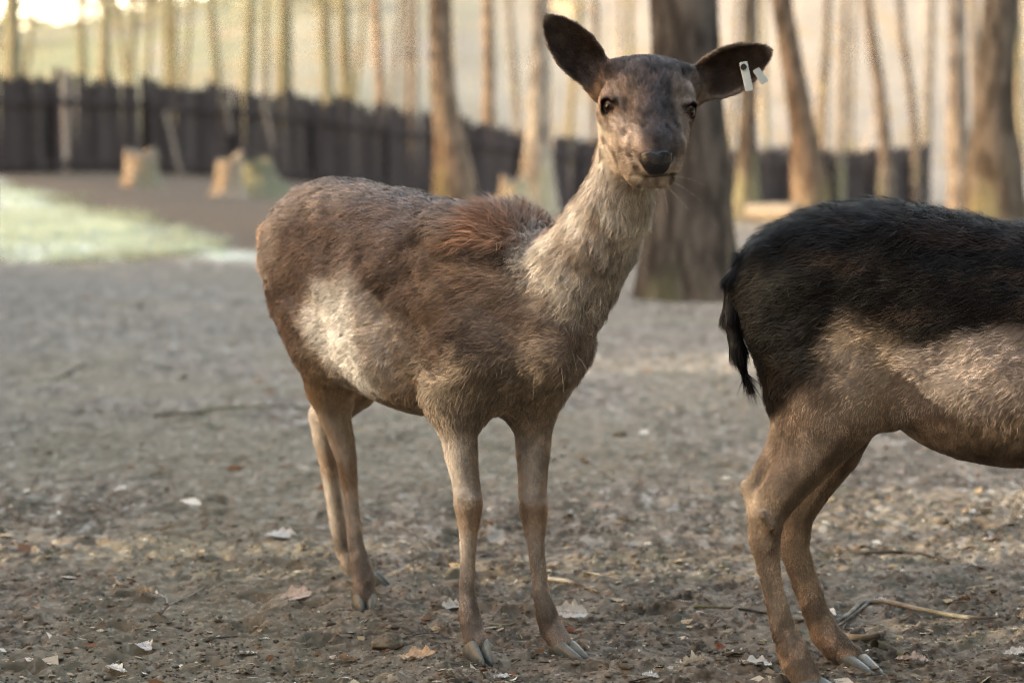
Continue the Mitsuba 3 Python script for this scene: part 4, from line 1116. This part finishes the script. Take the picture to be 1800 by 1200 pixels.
# ------------------------------------------------------------------ the pale grass on the left
def grass():
    import shapely
    edge = [(0, 318), (130, 343), (250, 374), (350, 404), (398, 430), (388, 452), (200, 462), (0, 458)]
    pts = np.array([G(a, b)[:2] for a, b in edge]); pts = np.vstack([[-12, 14.8], [-12, 34], pts])
    pts = np.vstack([pts[1:2], pts[2:], pts[0:1]])
    pg = shapely.Polygon(pts).buffer(0)
    rng = np.random.default_rng(9); n = 110000
    x = rng.uniform(-12, -1.4, n); y = 14.5 + 19.5 * rng.random(n) ** 1.25
    e = (meshkit.fbm(np.stack([x, y, 0 * x], -1) * 1.6, 3, 4) - .5) * .9
    sd = shapely.distance(shapely.points(x, y), pg.boundary) * np.where(shapely.contains_xy(pg, x, y), 1, -1)
    keep = (sd + e > 0) & (rng.random(n) < .25 + 1.3 * sst(.38, .6, meshkit.fbm(np.stack([x, y, 0 * x], -1) * 1.1, 3, 8)))
    x, y = x[keep], y[keep]; m = len(x)
    b = np.stack([x, y, gz(x, y)], -1); az = rng.uniform(0, 6.28, m); h = rng.uniform(.02, .055, m)
    s = np.stack([np.cos(az), np.sin(az), 0 * az], -1) * .012; lean = rng.normal(0, .5, (m, 3)) * h[:, None] * [1, 1, 0]
    t = b + lean + np.stack([0 * h, 0 * h, h], -1)
    V = np.stack([b - s * 1.5, b + s * 1.5, t], 1).reshape(-1, 3)
    c = np.repeat(blend(np.tile(lin((206, 212, 190)), (m, 1)), lin((236, 240, 228)), rng.random(m)), 3, 0)
    return V, np.arange(3 * m).reshape(-1, 3), c
v, f, c = grass()
scene['grass_blade'] = {'type': 'twosided', 'bsdf': {'type': 'diffuse', 'reflectance': VC}}
scene['grass'] = raw_ply(v, f, 'grass_blade', np.tile([-.45, 0, .9], (len(v), 1)) , c)
say('grass', 'pale short grass on the left of the clearing', 'grass', kind='stuff')
# ------------------------------------------------------------------ spruces left of the frame: they shade the clearing and let shafts of the low sun through
HOLES = [  # places that the sun reaches: (place, half width across the sun, half height)
    (P(636, 594, 4.29), .185, .115), (P(460, 450, 4.78), .075, .20), (P(575, 820, 4.70), .09, .25), (P(520, 600, 4.64), .05, .10),
    (P(1098, 285, 4.0), .05, .07), (P(1076, 355, 4.02), .06, .07), (P(1055, 425, 4.05), .06, .06), (P(1020, 490, 4.085), .055, .05), (P(1075, 240, 3.93), .06, .06), (P(905, 830, 4.13), .07, .19), (P(790, 800, 4.075), .09, .19), (P(1620, 640, 3.86), .10, .10), (P(1460, 640, 3.875), .03, .09), (P(1310, 870, 3.89), .04, .14),
]
def sun_reaches(L):
    """Whether the sun ray through the point L goes on to a place the sun reaches in the photograph."""
    D = -SUN
    ok = np.zeros(len(L), bool)
    wob = (meshkit.fbm(L * 5.0, 2, 3) - .5)
    for c, ry, rz in HOLES:
        t = (c[0] - L[:, 0]) / D[0]; q = L + t[:, None] * D
        ok |= np.hypot((q[:, 1] - c[1]) / ry, (q[:, 2] - c[2]) / rz) < 1 + wob * .6
    t = -L[:, 2] / D[2]; q = L + t[:, None] * D; x, y = q[:, 0], q[:, 1]
    e = (meshkit.fbm(np.stack([x, y, 0 * x], -1) * 4, 2, 6) - .5) * .35
    band = (np.abs(y - (4.98 - .10 * x) + e * .35) < .23) & (x > -2.5) & (x < .7)
    band |= (np.abs(y - 8.95 + e) < .42) & (x > -.6)
    band |= (y + e > 4.95) & (y + e < 6.0) & (x > .56)
    band |= (np.abs(y - 4.35 + e * .3) < .07) & (x > .8)
    ok |= band
    ok |= (y + e > 14.9) & (y < 33.5) & (x < -1.9 - .33 * (y - 17) + e)                    # the grass
    t = (-1.0 + .05 * L[:, 1] - L[:, 0]) / D[0]; q = L + t[:, None] * D
    ok |= (q[:, 1] + e > 20) & (q[:, 2] < 1.1 + e) & (q[:, 2] > .1 + e * .5)               # the feet of the trunks
    t = (-4.6 - L[:, 0]) / D[0]; q = L + t[:, None] * D
    ok |= (np.abs(q[:, 1] - 32.5) < 2) & (q[:, 2] < .62) & (q[:, 2] > .28)                  # the stumps
    ok |= L[:, 1] - D[1] / D[0] * (L[:, 0] + 9) > 44
    return ok


def needle_fn(p, n, uv):
    return mikit.mix([.018, .034, .014], [.05, .075, .028], mikit.cell_rand(p.x * 9, p.y * 9, p.z * 9))
scene['needles'] = {'type': 'twosided', 'bsdf': {'type': 'diffuse', 'reflectance': mikit.proc(needle_fn)}}
def spruce(X, Y, H, R, count, size, low, seed):
    rng = np.random.default_rng(seed); key = thing('spruce_tree', 'dense dark spruce standing to the left of the clearing', 'tree', 'spruces left of the clearing')
    g = float(gz(X, Y, False))
    v, f = trunk_mesh([[X, Y, g - .1], [X, Y, g + H * .5], [X, Y, g + H]], [.05 * R + .05, .05, .01], seed, 10, .06)
    scene[key + '__trunk'] = mikit.ply((v, f), 'bark_dark', smooth=True)
    z = low + (H - low) * rng.random(count) ** 1.15; r = R * (1 - (z - low) / (H - low)) ** .6 * np.sqrt(rng.random(count)); a = rng.uniform(0, 6.28, count)
    c = np.stack([X + r * np.cos(a), Y + r * np.sin(a), g + z], 1)
    c = c[~sun_reaches(c)]; m = len(c)
    out = mxm(np.stack([c[:, 0] - X, c[:, 1] - Y, 0 * c[:, 0] - .35 * R], 1)); d = mxm(out + rng.normal(0, .35, (m, 3))); s = mxm(np.cross(d, rng.normal(0, 1, (m, 3)) + [0, 0, .6]))
    L = (size * rng.uniform(.6, 1.3, m))[:, None]
    V = np.stack([c - d * L * .5, c + s * L * .32, c + d * L * .6, c - s * L * .32], 1).reshape(-1, 3)
    i = np.arange(m)[:, None] * 4
    scene[key + '__crown'] = mikit.ply((V, np.hstack([i + [0, 1, 2], i + [0, 2, 3]]).reshape(-1, 3)), 'needles')
k = 0
for Y in np.arange(0.2, 10.2, .78):
    spruce(-3.6 - .22 * Y, Y, 5.2, 1.0, 8400, .10, .15, 700 + k); k += 1
for Y in np.arange(10.5, 16.5, 1.2):
    spruce(-3.9 - .25 * Y, Y, 7.0, 1.4, 4200, .20, .2, 700 + k); k += 1
for Y in np.arange(17, 47, 2.1):
    spruce(-4.4 - .25 * Y, Y, 13.0, 2.1, 2400, .36, 2.2, 700 + k); k += 1

# the wood goes on behind the lens and to the right of the clearing
def conifer(X, Y, H, R, seed):
    rng = np.random.default_rng(seed); key = thing('fir_tree', 'tall dark fir of the wood around the clearing', 'tree', 'firs around the clearing')
    v, f = trunk_mesh([[X, Y, -.1], [X, Y, H * .5], [X, Y, H]], [.16, .11, .02], seed, 8, .06)
    scene[key + '__trunk'] = mikit.ply((v, f), 'bark_dark', smooth=True)
    m = 1500; low = 1.2; z = low + (H - low) * rng.random(m) ** 1.2; r = R * (1 - (z - low) / (H - low)) ** .6 * np.sqrt(rng.random(m)); a = rng.uniform(0, 6.28, m)
    c = np.stack([X + r * np.cos(a), Y + r * np.sin(a), z], 1)
    d = mxm(np.stack([np.cos(a), np.sin(a), -.4 + 0 * a], 1) + rng.normal(0, .35, (m, 3))); s = mxm(np.cross(d, rng.normal(0, 1, (m, 3)) + [0, 0, .6])); L = rng.uniform(.3, .7, m)[:, None]
    V = np.stack([c - d * L * .5, c + s * L * .32, c + d * L * .6, c - s * L * .32], 1).reshape(-1, 3); i = np.arange(m)[:, None] * 4
    scene[key + '__crown'] = mikit.ply((V, np.hstack([i + [0, 1, 2], i + [0, 2, 3]]).reshape(-1, 3)), 'needles')
for i, X in enumerate(np.arange(-9, 12, 2.6)):
    conifer(X, -7.5 + 1.2 * math.sin(i * 2.3), 11 + 2 * math.sin(i), 2.2, 900 + i)
for i, Y in enumerate(np.arange(-5, 27, 3.0)):
    conifer(6.5 + .30 * max(Y, 0) + .8 * math.sin(i * 1.9), Y, 11 + 2 * math.cos(i), 2.2, 930 + i)
# ------------------------------------------------------------------ what lies on the ground
def ground_at(a, b):
    q = G(a, b)
    for _ in range(3): q = G(a, b, float(gz(q[0], q[1])))
    return q


def leaf_fn(a, b):
    def fn(p, n, uv):
        k = mikit.fbm(p.x * 160, p.y * 160, p.z * 160, 3)
        vein = mikit.smoothstep(.06, .02, dr.abs(uv.x - .5)) * .5
        return mikit.mix(mikit.mix(a, b, k), [.16, .12, .08], vein)
    return fn
LEAFS = {'leaf_pale': ([.34, .31, .27], [.56, .52, .47]), 'leaf_pink': ([.30, .22, .17], [.48, .38, .31]), 'leaf_tan': ([.26, .16, .09], [.44, .31, .19]), 'leaf_rust': ([.14, .045, .02], [.30, .11, .045]), 'leaf_brown': ([.10, .06, .035], [.20, .13, .08])}
for k_, (a_, b_) in LEAFS.items():
    scene[k_] = {'type': 'twosided', 'bsdf': {'type': 'principled', 'base_color': mikit.proc(leaf_fn(a_, b_)), 'roughness': .6, 'specular': .3}}


def oak_leaf(rng, L, W, curl, lobes=4):
    """A lobed leaf along +x, curled across and along; returns vertices, faces, uv."""
    n = 30; t = np.linspace(0, 1, n)
    env = np.sin(np.pi * np.clip(t, 0, 1) ** 1.25) ** .75
    half = W / 2 * env * (.83 + .18 * np.cos((t * lobes + rng.uniform(-.1, .1)) * 2 * np.pi + np.pi)) + .001 * L
    half2 = W / 2 * env * (.83 + .18 * np.cos((t * lobes + .12 + rng.uniform(-.1, .1)) * 2 * np.pi + np.pi)) + .001 * L
    rows = []
    ca, cb, tw = curl * rng.uniform(.5, 1.3), curl * rng.uniform(-.6, 1.0), rng.normal(0, .5)
    for s, h in ((-1, half), (-.5, half * .5), (0, half * 0), (.5, half2 * .5), (1, half2)):
        y = np.sign(s) * h; off = np.abs(y) / (W / 2)
        z = ca * W * .45 * off ** 2 + cb * L * .35 * (t - .4) ** 2 + tw * y * (t - .5) * .8 + rng.normal(0, .0012, n)
        rows.append(np.stack([t * L - L / 2, y * (1 - .25 * ca * off), z], 1))
    V = np.concatenate(rows); uv = np.concatenate([np.stack([np.full(n, .5 + s / 2), t], 1) for s in (-1, -.5, 0, .5, 1)])
    i, j = np.meshgrid(np.arange(4), np.arange(n - 1), indexing='ij'); a = (i * n + j).ravel()
    f = np.vstack([np.stack([a, a + n, a + n + 1], 1), np.stack([a, a + n + 1, a + 1], 1)])
    return V, f, uv


def rot(yaw, pitch, roll):
    cy, sy, cp, sp_, cr, sr = math.cos(yaw), math.sin(yaw), math.cos(pitch), math.sin(pitch), math.cos(roll), math.sin(roll)
    return np.array([[cy, -sy, 0], [sy, cy, 0], [0, 0, 1]]) @ np.array([[cp, 0, sp_], [0, 1, 0], [-sp_, 0, cp]]) @ np.array([[1, 0, 0], [0, cr, -sr], [0, sr, cr]])


LEAVES = [  # x, y, length in pixels, yaw, roll, curl, colour, label
    (262, 1050, 58, 2.9, .5, .8, 'leaf_pale', 'pale curled oak leaf under the bent twig at lower left'), (255, 1142, 46, 2.2, .2, .7, 'leaf_pale', 'ragged pale leaf, second from the lower left corner'),
    (204, 1180, 52, 2.4, .1, .4, 'leaf_pale', 'whitish leaf with a stalk nearest the lower left corner'), (434, 1188, 34, .4, .6, .3, 'leaf_pale', 'small white leaf scrap at the bottom edge below the doe rump'),
    (433, 1154, 38, .2, .2, .7, 'leaf_pale', 'pale lobed leaf just above the white scrap'), (518, 1056, 60, .3, .6, .6, 'leaf_pink', 'pinkish leaf left of the doe near hind hoof'),
    (603, 1166, 52, -.2, .3, .8, 'leaf_pink', 'dull pink leaf below the near hind hoof'), (728, 1161, 74, .2, .3, .9, 'leaf_tan', 'long tan leaf left of the doe near fore hoof'),
    (790, 1071, 48, .5, .5, .5, 'leaf_pale', 'pale leaf with a dark shadow beside the near fore pastern'), (878, 1076, 34, -.4, .3, .5, 'leaf_tan', 'small tan leaf between the two fore legs'),
    (1002, 1084, 62, .1, .8, .5, 'leaf_pale', 'pale toothed leaf standing right of the far fore pastern'), (1018, 1140, 46, -.9, .5, .4, 'leaf_pink', 'pale leaf lying against the far fore hoof'),
    (1002, 1112, 26, 1.3, .9, .3, 'leaf_rust', 'small rusty leaf standing behind the far fore hoof'), (885, 1194, 36, .1, .1, .3, 'leaf_pale', 'pale leaf at the bottom edge below the fore hooves'),
    (1144, 1193, 30, .2, .2, .3, 'leaf_pale', 'white scrap of leaf at the bottom edge between both deer'), (1212, 1172, 56, .15, .7, .9, 'leaf_pale', 'white rolled leaf left of the dark deer hooves'),
    (1292, 1153, 50, .25, .4, .6, 'leaf_pale', 'pale narrow leaf beside a dark red one'), (1264, 1143, 30, 1.4, .8, .6, 'leaf_rust', 'dark red curled leaf left of the dark deer hooves'),
    (1328, 1172, 64, .5, .1, .7, 'leaf_pale', 'large ragged whitish leaf against the dark deer near leg'), (1604, 1164, 58, .1, .2, .5, 'leaf_pink', 'pinkish star shaped leaf right of the dark deer hoof'),
    (1786, 1151, 46, .3, .3, .4, 'leaf_pale', 'pale leaf at the right frame edge near the bottom'), (492, 946, 54, .2, .4, .5, 'leaf_pale', 'pale leaf on the ground left of the hind shins'),
    (166, 893, 26, .5, .3, .4, 'leaf_pale', 'white leaf on the left, nearer one of two'), (212, 864, 26, .3, .3, .4, 'leaf_pale', 'white leaf on the left, upper one of two'),
    (155, 752, 24, .1, .3, .4, 'leaf_pale', 'blurred white leaf far left below the grass'), (320, 668, 26, .6, .5, .5, 'leaf_brown', 'blurred brown leaf on the grey ground left of the doe'),
    (452, 671, 20, .3, .6, .6, 'leaf_tan', 'small orange leaf just left of the doe thigh'), (1722, 904, 44, .1, .4, .5, 'leaf_pale', 'pale leaf beside a brown lump under the dark deer belly'),
    (1697, 902, 24, 1.2, .7, .6, 'leaf_tan', 'upright orange brown leaf under the dark deer belly'), (1745, 951, 40, .2, .3, .4, 'leaf_pink', 'peach coloured leaf at right under the belly'),
    (1786, 915, 40, -.3, .3, .4, 'leaf_pale', 'cream leaf at the right edge under the belly'), (1030, 815, 30, -.6, .5, .5, 'leaf_pink', 'blurred pinkish leaf right of the far fore knee'),
    (968, 812, 24, .3, .3, .4, 'leaf_pale', 'blurred pale leaf touching the far fore knee outline'), (210, 1060, 20, .4, .2, .5, 'leaf_pale', 'small pale leaf left of the bent twig'),
    (1690, 1060, 40, .4, .4, .8, 'leaf_brown', 'dark folded leaf above the long forked twig'), (1540, 1062, 34, .1, .2, .5, 'leaf_pale', 'pale leaf behind the long forked twig'),
    (232, 1028, 18, 1.0, .8, .5, 'leaf_rust', 'tiny orange leaf on the bent twig at lower left')]
rng = np.random.default_rng(77)
for a, b, n_, yaw, roll, curl, mat, lab in LEAVES:
    q = ground_at(a, b); L = n_ * q[1] / F * 1.08
    V, f, uv = oak_leaf(rng, L, L * rng.uniform(.55, .78), curl, rng.integers(3, 5))
    V = V @ rot(yaw + rng.normal(0, .2), rng.normal(0, .12), roll * rng.choice([-1, 1]) * .8).T
    V = V + q + [0, 0, .003 - V[:, 2].min() * .85]
    o = thing('oak_leaf', lab, 'leaf', 'fallen oak leaves')
    path = mikit.ply((V, f), mat, smooth=True, uv=uv); scene[o] = path

TWIGS = [  # pixels, thickness in mm, material, label
    ([(208, 1018), (222, 1032), (245, 1038), (275, 1036), (290, 1048), (294, 1064)], 7, 'bark_cream', 'bent pale twig arching over a leaf at lower left'),
    ([(284, 1076), (312, 1058), (338, 1046), (366, 1030)], 4, 'bark_cream', 'straight thin stalk right of the bent twig'),
    ([(345, 1136), (380, 1124), (442, 1119)], 6, 'bark_grey', 'dark twig half sunk in the soil at lower left'),
    ([(962, 1020), (1000, 1025), (1028, 1034), (1052, 1042)], 8, 'bark_cream', 'pale stick right of the far fore shin, nearer of two'),
    ([(1010, 1006), (1040, 1010), (1095, 1021)], 6, 'bark_cream', 'pale stick right of the far fore shin, farther of two'),
    ([(1455, 1105), (1490, 1086), (1528, 1062), (1548, 1060), (1610, 1074), (1690, 1088), (1725, 1090), (1752, 1083)], 11, 'bark_cream', 'long forked branch lying right of the dark deer feet'),
    ([(1470, 1114), (1500, 1128), (1545, 1124)], 17, 'bark_brown', 'short thick piece of orange bark beside the dark deer hoof'),
    ([(1537, 1142), (1568, 1152), (1594, 1162)], 22, 'bark_grey', 'stout grey stick stub right of the dark deer hoof'),
    ([(1468, 962), (1520, 974), (1590, 972), (1630, 978), (1668, 992)], 8, 'bark_dark', 'dark crooked twig under the dark deer flank'),
    ([(270, 734), (330, 728), (395, 720), (470, 716), (545, 720)], 10, 'bark_dark', 'long thin dark twig on the ground left of the doe'),
    ([(700, 922), (735, 945), (752, 962), (762, 978)], 5, 'bark_cream', 'pale bent stalk between hind and fore legs'),
    ([(860, 1098), (885, 1100), (912, 1092)], 4, 'bark_cream', 'thin pale stalk between the two fore pasterns'),
    ([(700, 1128), (720, 1118), (770, 1114)], 4, 'bark_cream', 'thin straw left of the near fore hoof'),
    ([(1220, 1068), (1300, 1072), (1352, 1082)], 6, 'bark_grey', 'thin twig passing behind the dark deer near shin'),
    ([(1478, 1135), (1482, 1110), (1488, 1098)], 5, 'bark_grey', 'short upright twig beside the dark deer far foot'),
    ([(150, 640), (100, 668), (20, 676)], 9, 'bark_dark', 'blurred dark twig at the far left of the clearing')]
for pts, mm, mat, lab in TWIGS:
    Q = np.array([ground_at(a, b) for a, b in pts]); r = mm / 2000
    Q[:, 2] += r * .8 + rng.uniform(0, .002, len(Q))
    rr = np.linspace(1.1, .6, len(Q)) * r
    o = thing('twig', lab, 'twig', 'sticks on the ground')
    v, f = trunk_mesh(Q, rr, int(rng.integers(99)), 7, .12, max(10, 3 * len(pts)))
    if mm == 11:
        v2, f2 = trunk_mesh([Q[2], (Q[2] + ground_at(1500, 1092)) / 2 + [0, 0, .006], ground_at(1462, 1110) + [0, 0, .004]], [r * .8, r * .6, r * .4], 3, 6, .1, 8)
        scene[o + '__stem'] = mikit.ply((v, f), mat, smooth=True); scene[o + '__side_shoot'] = mikit.ply((v2, f2), mat, smooth=True)
    else:
        scene[o] = mikit.ply((v, f), mat, smooth=True)


def lump(rng, r, flat=.7, n=2):
    m = trimesh.creation.icosphere(n, 1.0); v = np.array(m.vertices)
    v = v * (1 + (meshkit.fbm(v * 1.7 + rng.uniform(0, 50, 3), 3, 1) - .5)[:, None] * .9)
    return v * r * [1, rng.uniform(.7, 1.2), flat], np.array(m.faces)
def clod_fn(p, n, uv):
    k = mikit.fbm(p.x * 220, p.y * 220, p.z * 220, 3)
    return mikit.mix([.055, .046, .034], [.20, .172, .135], k) * (.5 + 1.0 * mikit.cell_rand(p.x * 40, p.y * 40))
scene['clod'] = {'type': 'twosided', 'bsdf': {'type': 'principled', 'base_color': mikit.proc(clod_fn), 'roughness': .95, 'specular': .1}}
def chip_fn(p, n, uv):
    return mikit.mix([.30, .22, .12], [.50, .40, .26], mikit.fbm(p.x * 120, p.y * 120, p.z * 120, 2))
scene['chip_wood'] = {'type': 'twosided', 'bsdf': {'type': 'diffuse', 'reflectance': mikit.proc(chip_fn)}}
for a, b, w, mat, name, lab in ((1090, 766, 28, 'clod', 'dirt_clod', 'dark clod alone on the ground between the two deer'), (1655, 917, 26, 'clod', 'dirt_clod', 'dark clod left of the brown leaf under the belly'), (1570, 998, 16, 'chip_wood', 'wood_chip', 'small yellow chip below the dark crooked twig'),
                                (1452, 880, 34, 'chip_wood', 'wood_chip', 'cream coloured chip just right of the dark deer hock'), (682, 1132, 60, 'clod', 'dirt_clod', 'large dark clod left of the near fore hoof'), (1400, 1092, 30, 'clod', 'dirt_clod', 'brown clod between the dark deer shins'), (1100, 915, 30, 'clod', 'dirt_clod', 'flat dark clod right of the far fore shin')):
    q = ground_at(a, b); v, f = lump(rng, w / 2 * q[1] / F, .55, 3)
    o = thing(name, lab, 'clod' if mat == 'clod' else 'wood chip'); scene[o] = mikit.ply((v + q + [0, 0, .003], f), mat, smooth=True)


def scatter():
    rng = np.random.default_rng(15)
    base = np.stack([lump(rng, 1.0, .7, 0)[0] for _ in range(12)]); bf_ = trimesh.creation.icosphere(0).faces; nv_ = base.shape[1]
    n = 31000
    y = 3.75 + 3.8 * rng.random(n) ** 1.9; x = rng.uniform(-.27, .30, n) * y
    cl = meshkit.fbm(np.stack([x * 4, y * 3, 0 * x], -1), 2, 21)
    keep = rng.random(n) < sst(.36, .62, cl) + .22; x, y = x[keep], y[keep]; m = len(x)
    z = gz(x, y); r = rng.lognormal(-6.15, .55, m).clip(.0010, .012); A = rng.uniform(0, 6.28, m)
    v = base[rng.integers(0, 12, m)] * r[:, None, None] * np.stack([rng.uniform(.7, 1.4, m), rng.uniform(.7, 1.4, m), rng.uniform(.5, 1, m)], 1)[:, None]
    c, s = np.cos(A)[:, None], np.sin(A)[:, None]
    v = np.stack([v[..., 0] * c - v[..., 1] * s, v[..., 0] * s + v[..., 1] * c, v[..., 2]], -1) + np.stack([x, y, z + r * .2], 1)[:, None]
    print('crumbs', m)
    return v.reshape(-1, 3), (bf_[None] + (np.arange(m) * nv_)[:, None, None]).reshape(-1, 3)
v, f = scatter()
scene['soil_crumbs'] = mikit.ply((v, f), 'clod', smooth=True)
say('soil_crumbs', 'loose crumbs and small clods of soil', 'soil', kind='stuff')


def litter():
    rng = np.random.default_rng(16); n = 11000
    y = 3.75 + 9 * rng.random(n) ** 1.6; x = rng.uniform(-.3, .32, n) * y; z = gz(x, y)
    az = rng.uniform(0, 6.28, n); straw = rng.random(n) < .5
    L = np.where(straw, rng.lognormal(-4.0, .5, n), rng.lognormal(-4.7, .65, n)).clip(.003, .06) * (1 + .06 * (y - 4)); W = np.where(straw, rng.uniform(.0006, .0013, n), L * rng.uniform(.4, .8, n))
    d = np.stack([np.cos(az), np.sin(az), rng.normal(0, .15, n)], 1); s = np.stack([-np.sin(az), np.cos(az), rng.normal(0, .3, n)], 1)
    c = np.stack([x, y, z + .003], 1); b = rng.normal(0, .12, (n, 1)) * L[:, None] * s
    V = np.stack([c - d * L[:, None] * .5, c + b - s * W[:, None] * .5, c + d * L[:, None] * .5, c + b + s * W[:, None] * .5 + [0, 0, .001]], 1).reshape(-1, 3)
    col = blend(np.tile(lin((150, 132, 104)), (n, 1)), lin((205, 196, 182)), rng.random(n) ** 1.6)
    col = blend(col, lin((96, 62, 40)), (rng.random(n) < .28) * .9) * np.where(straw, .85, 1)[:, None]
    i = np.arange(n)[:, None] * 4
    return V, np.hstack([i + [0, 1, 2], i + [0, 2, 3]]).reshape(-1, 3), np.repeat(col, 4, 0)
v, f, c = litter()
scene['litter'] = raw_ply(v, f, 'grass_blade', None, c)
say('litter', 'bits of straw, leaf and bark strewn over the soil', 'litter', kind='stuff')
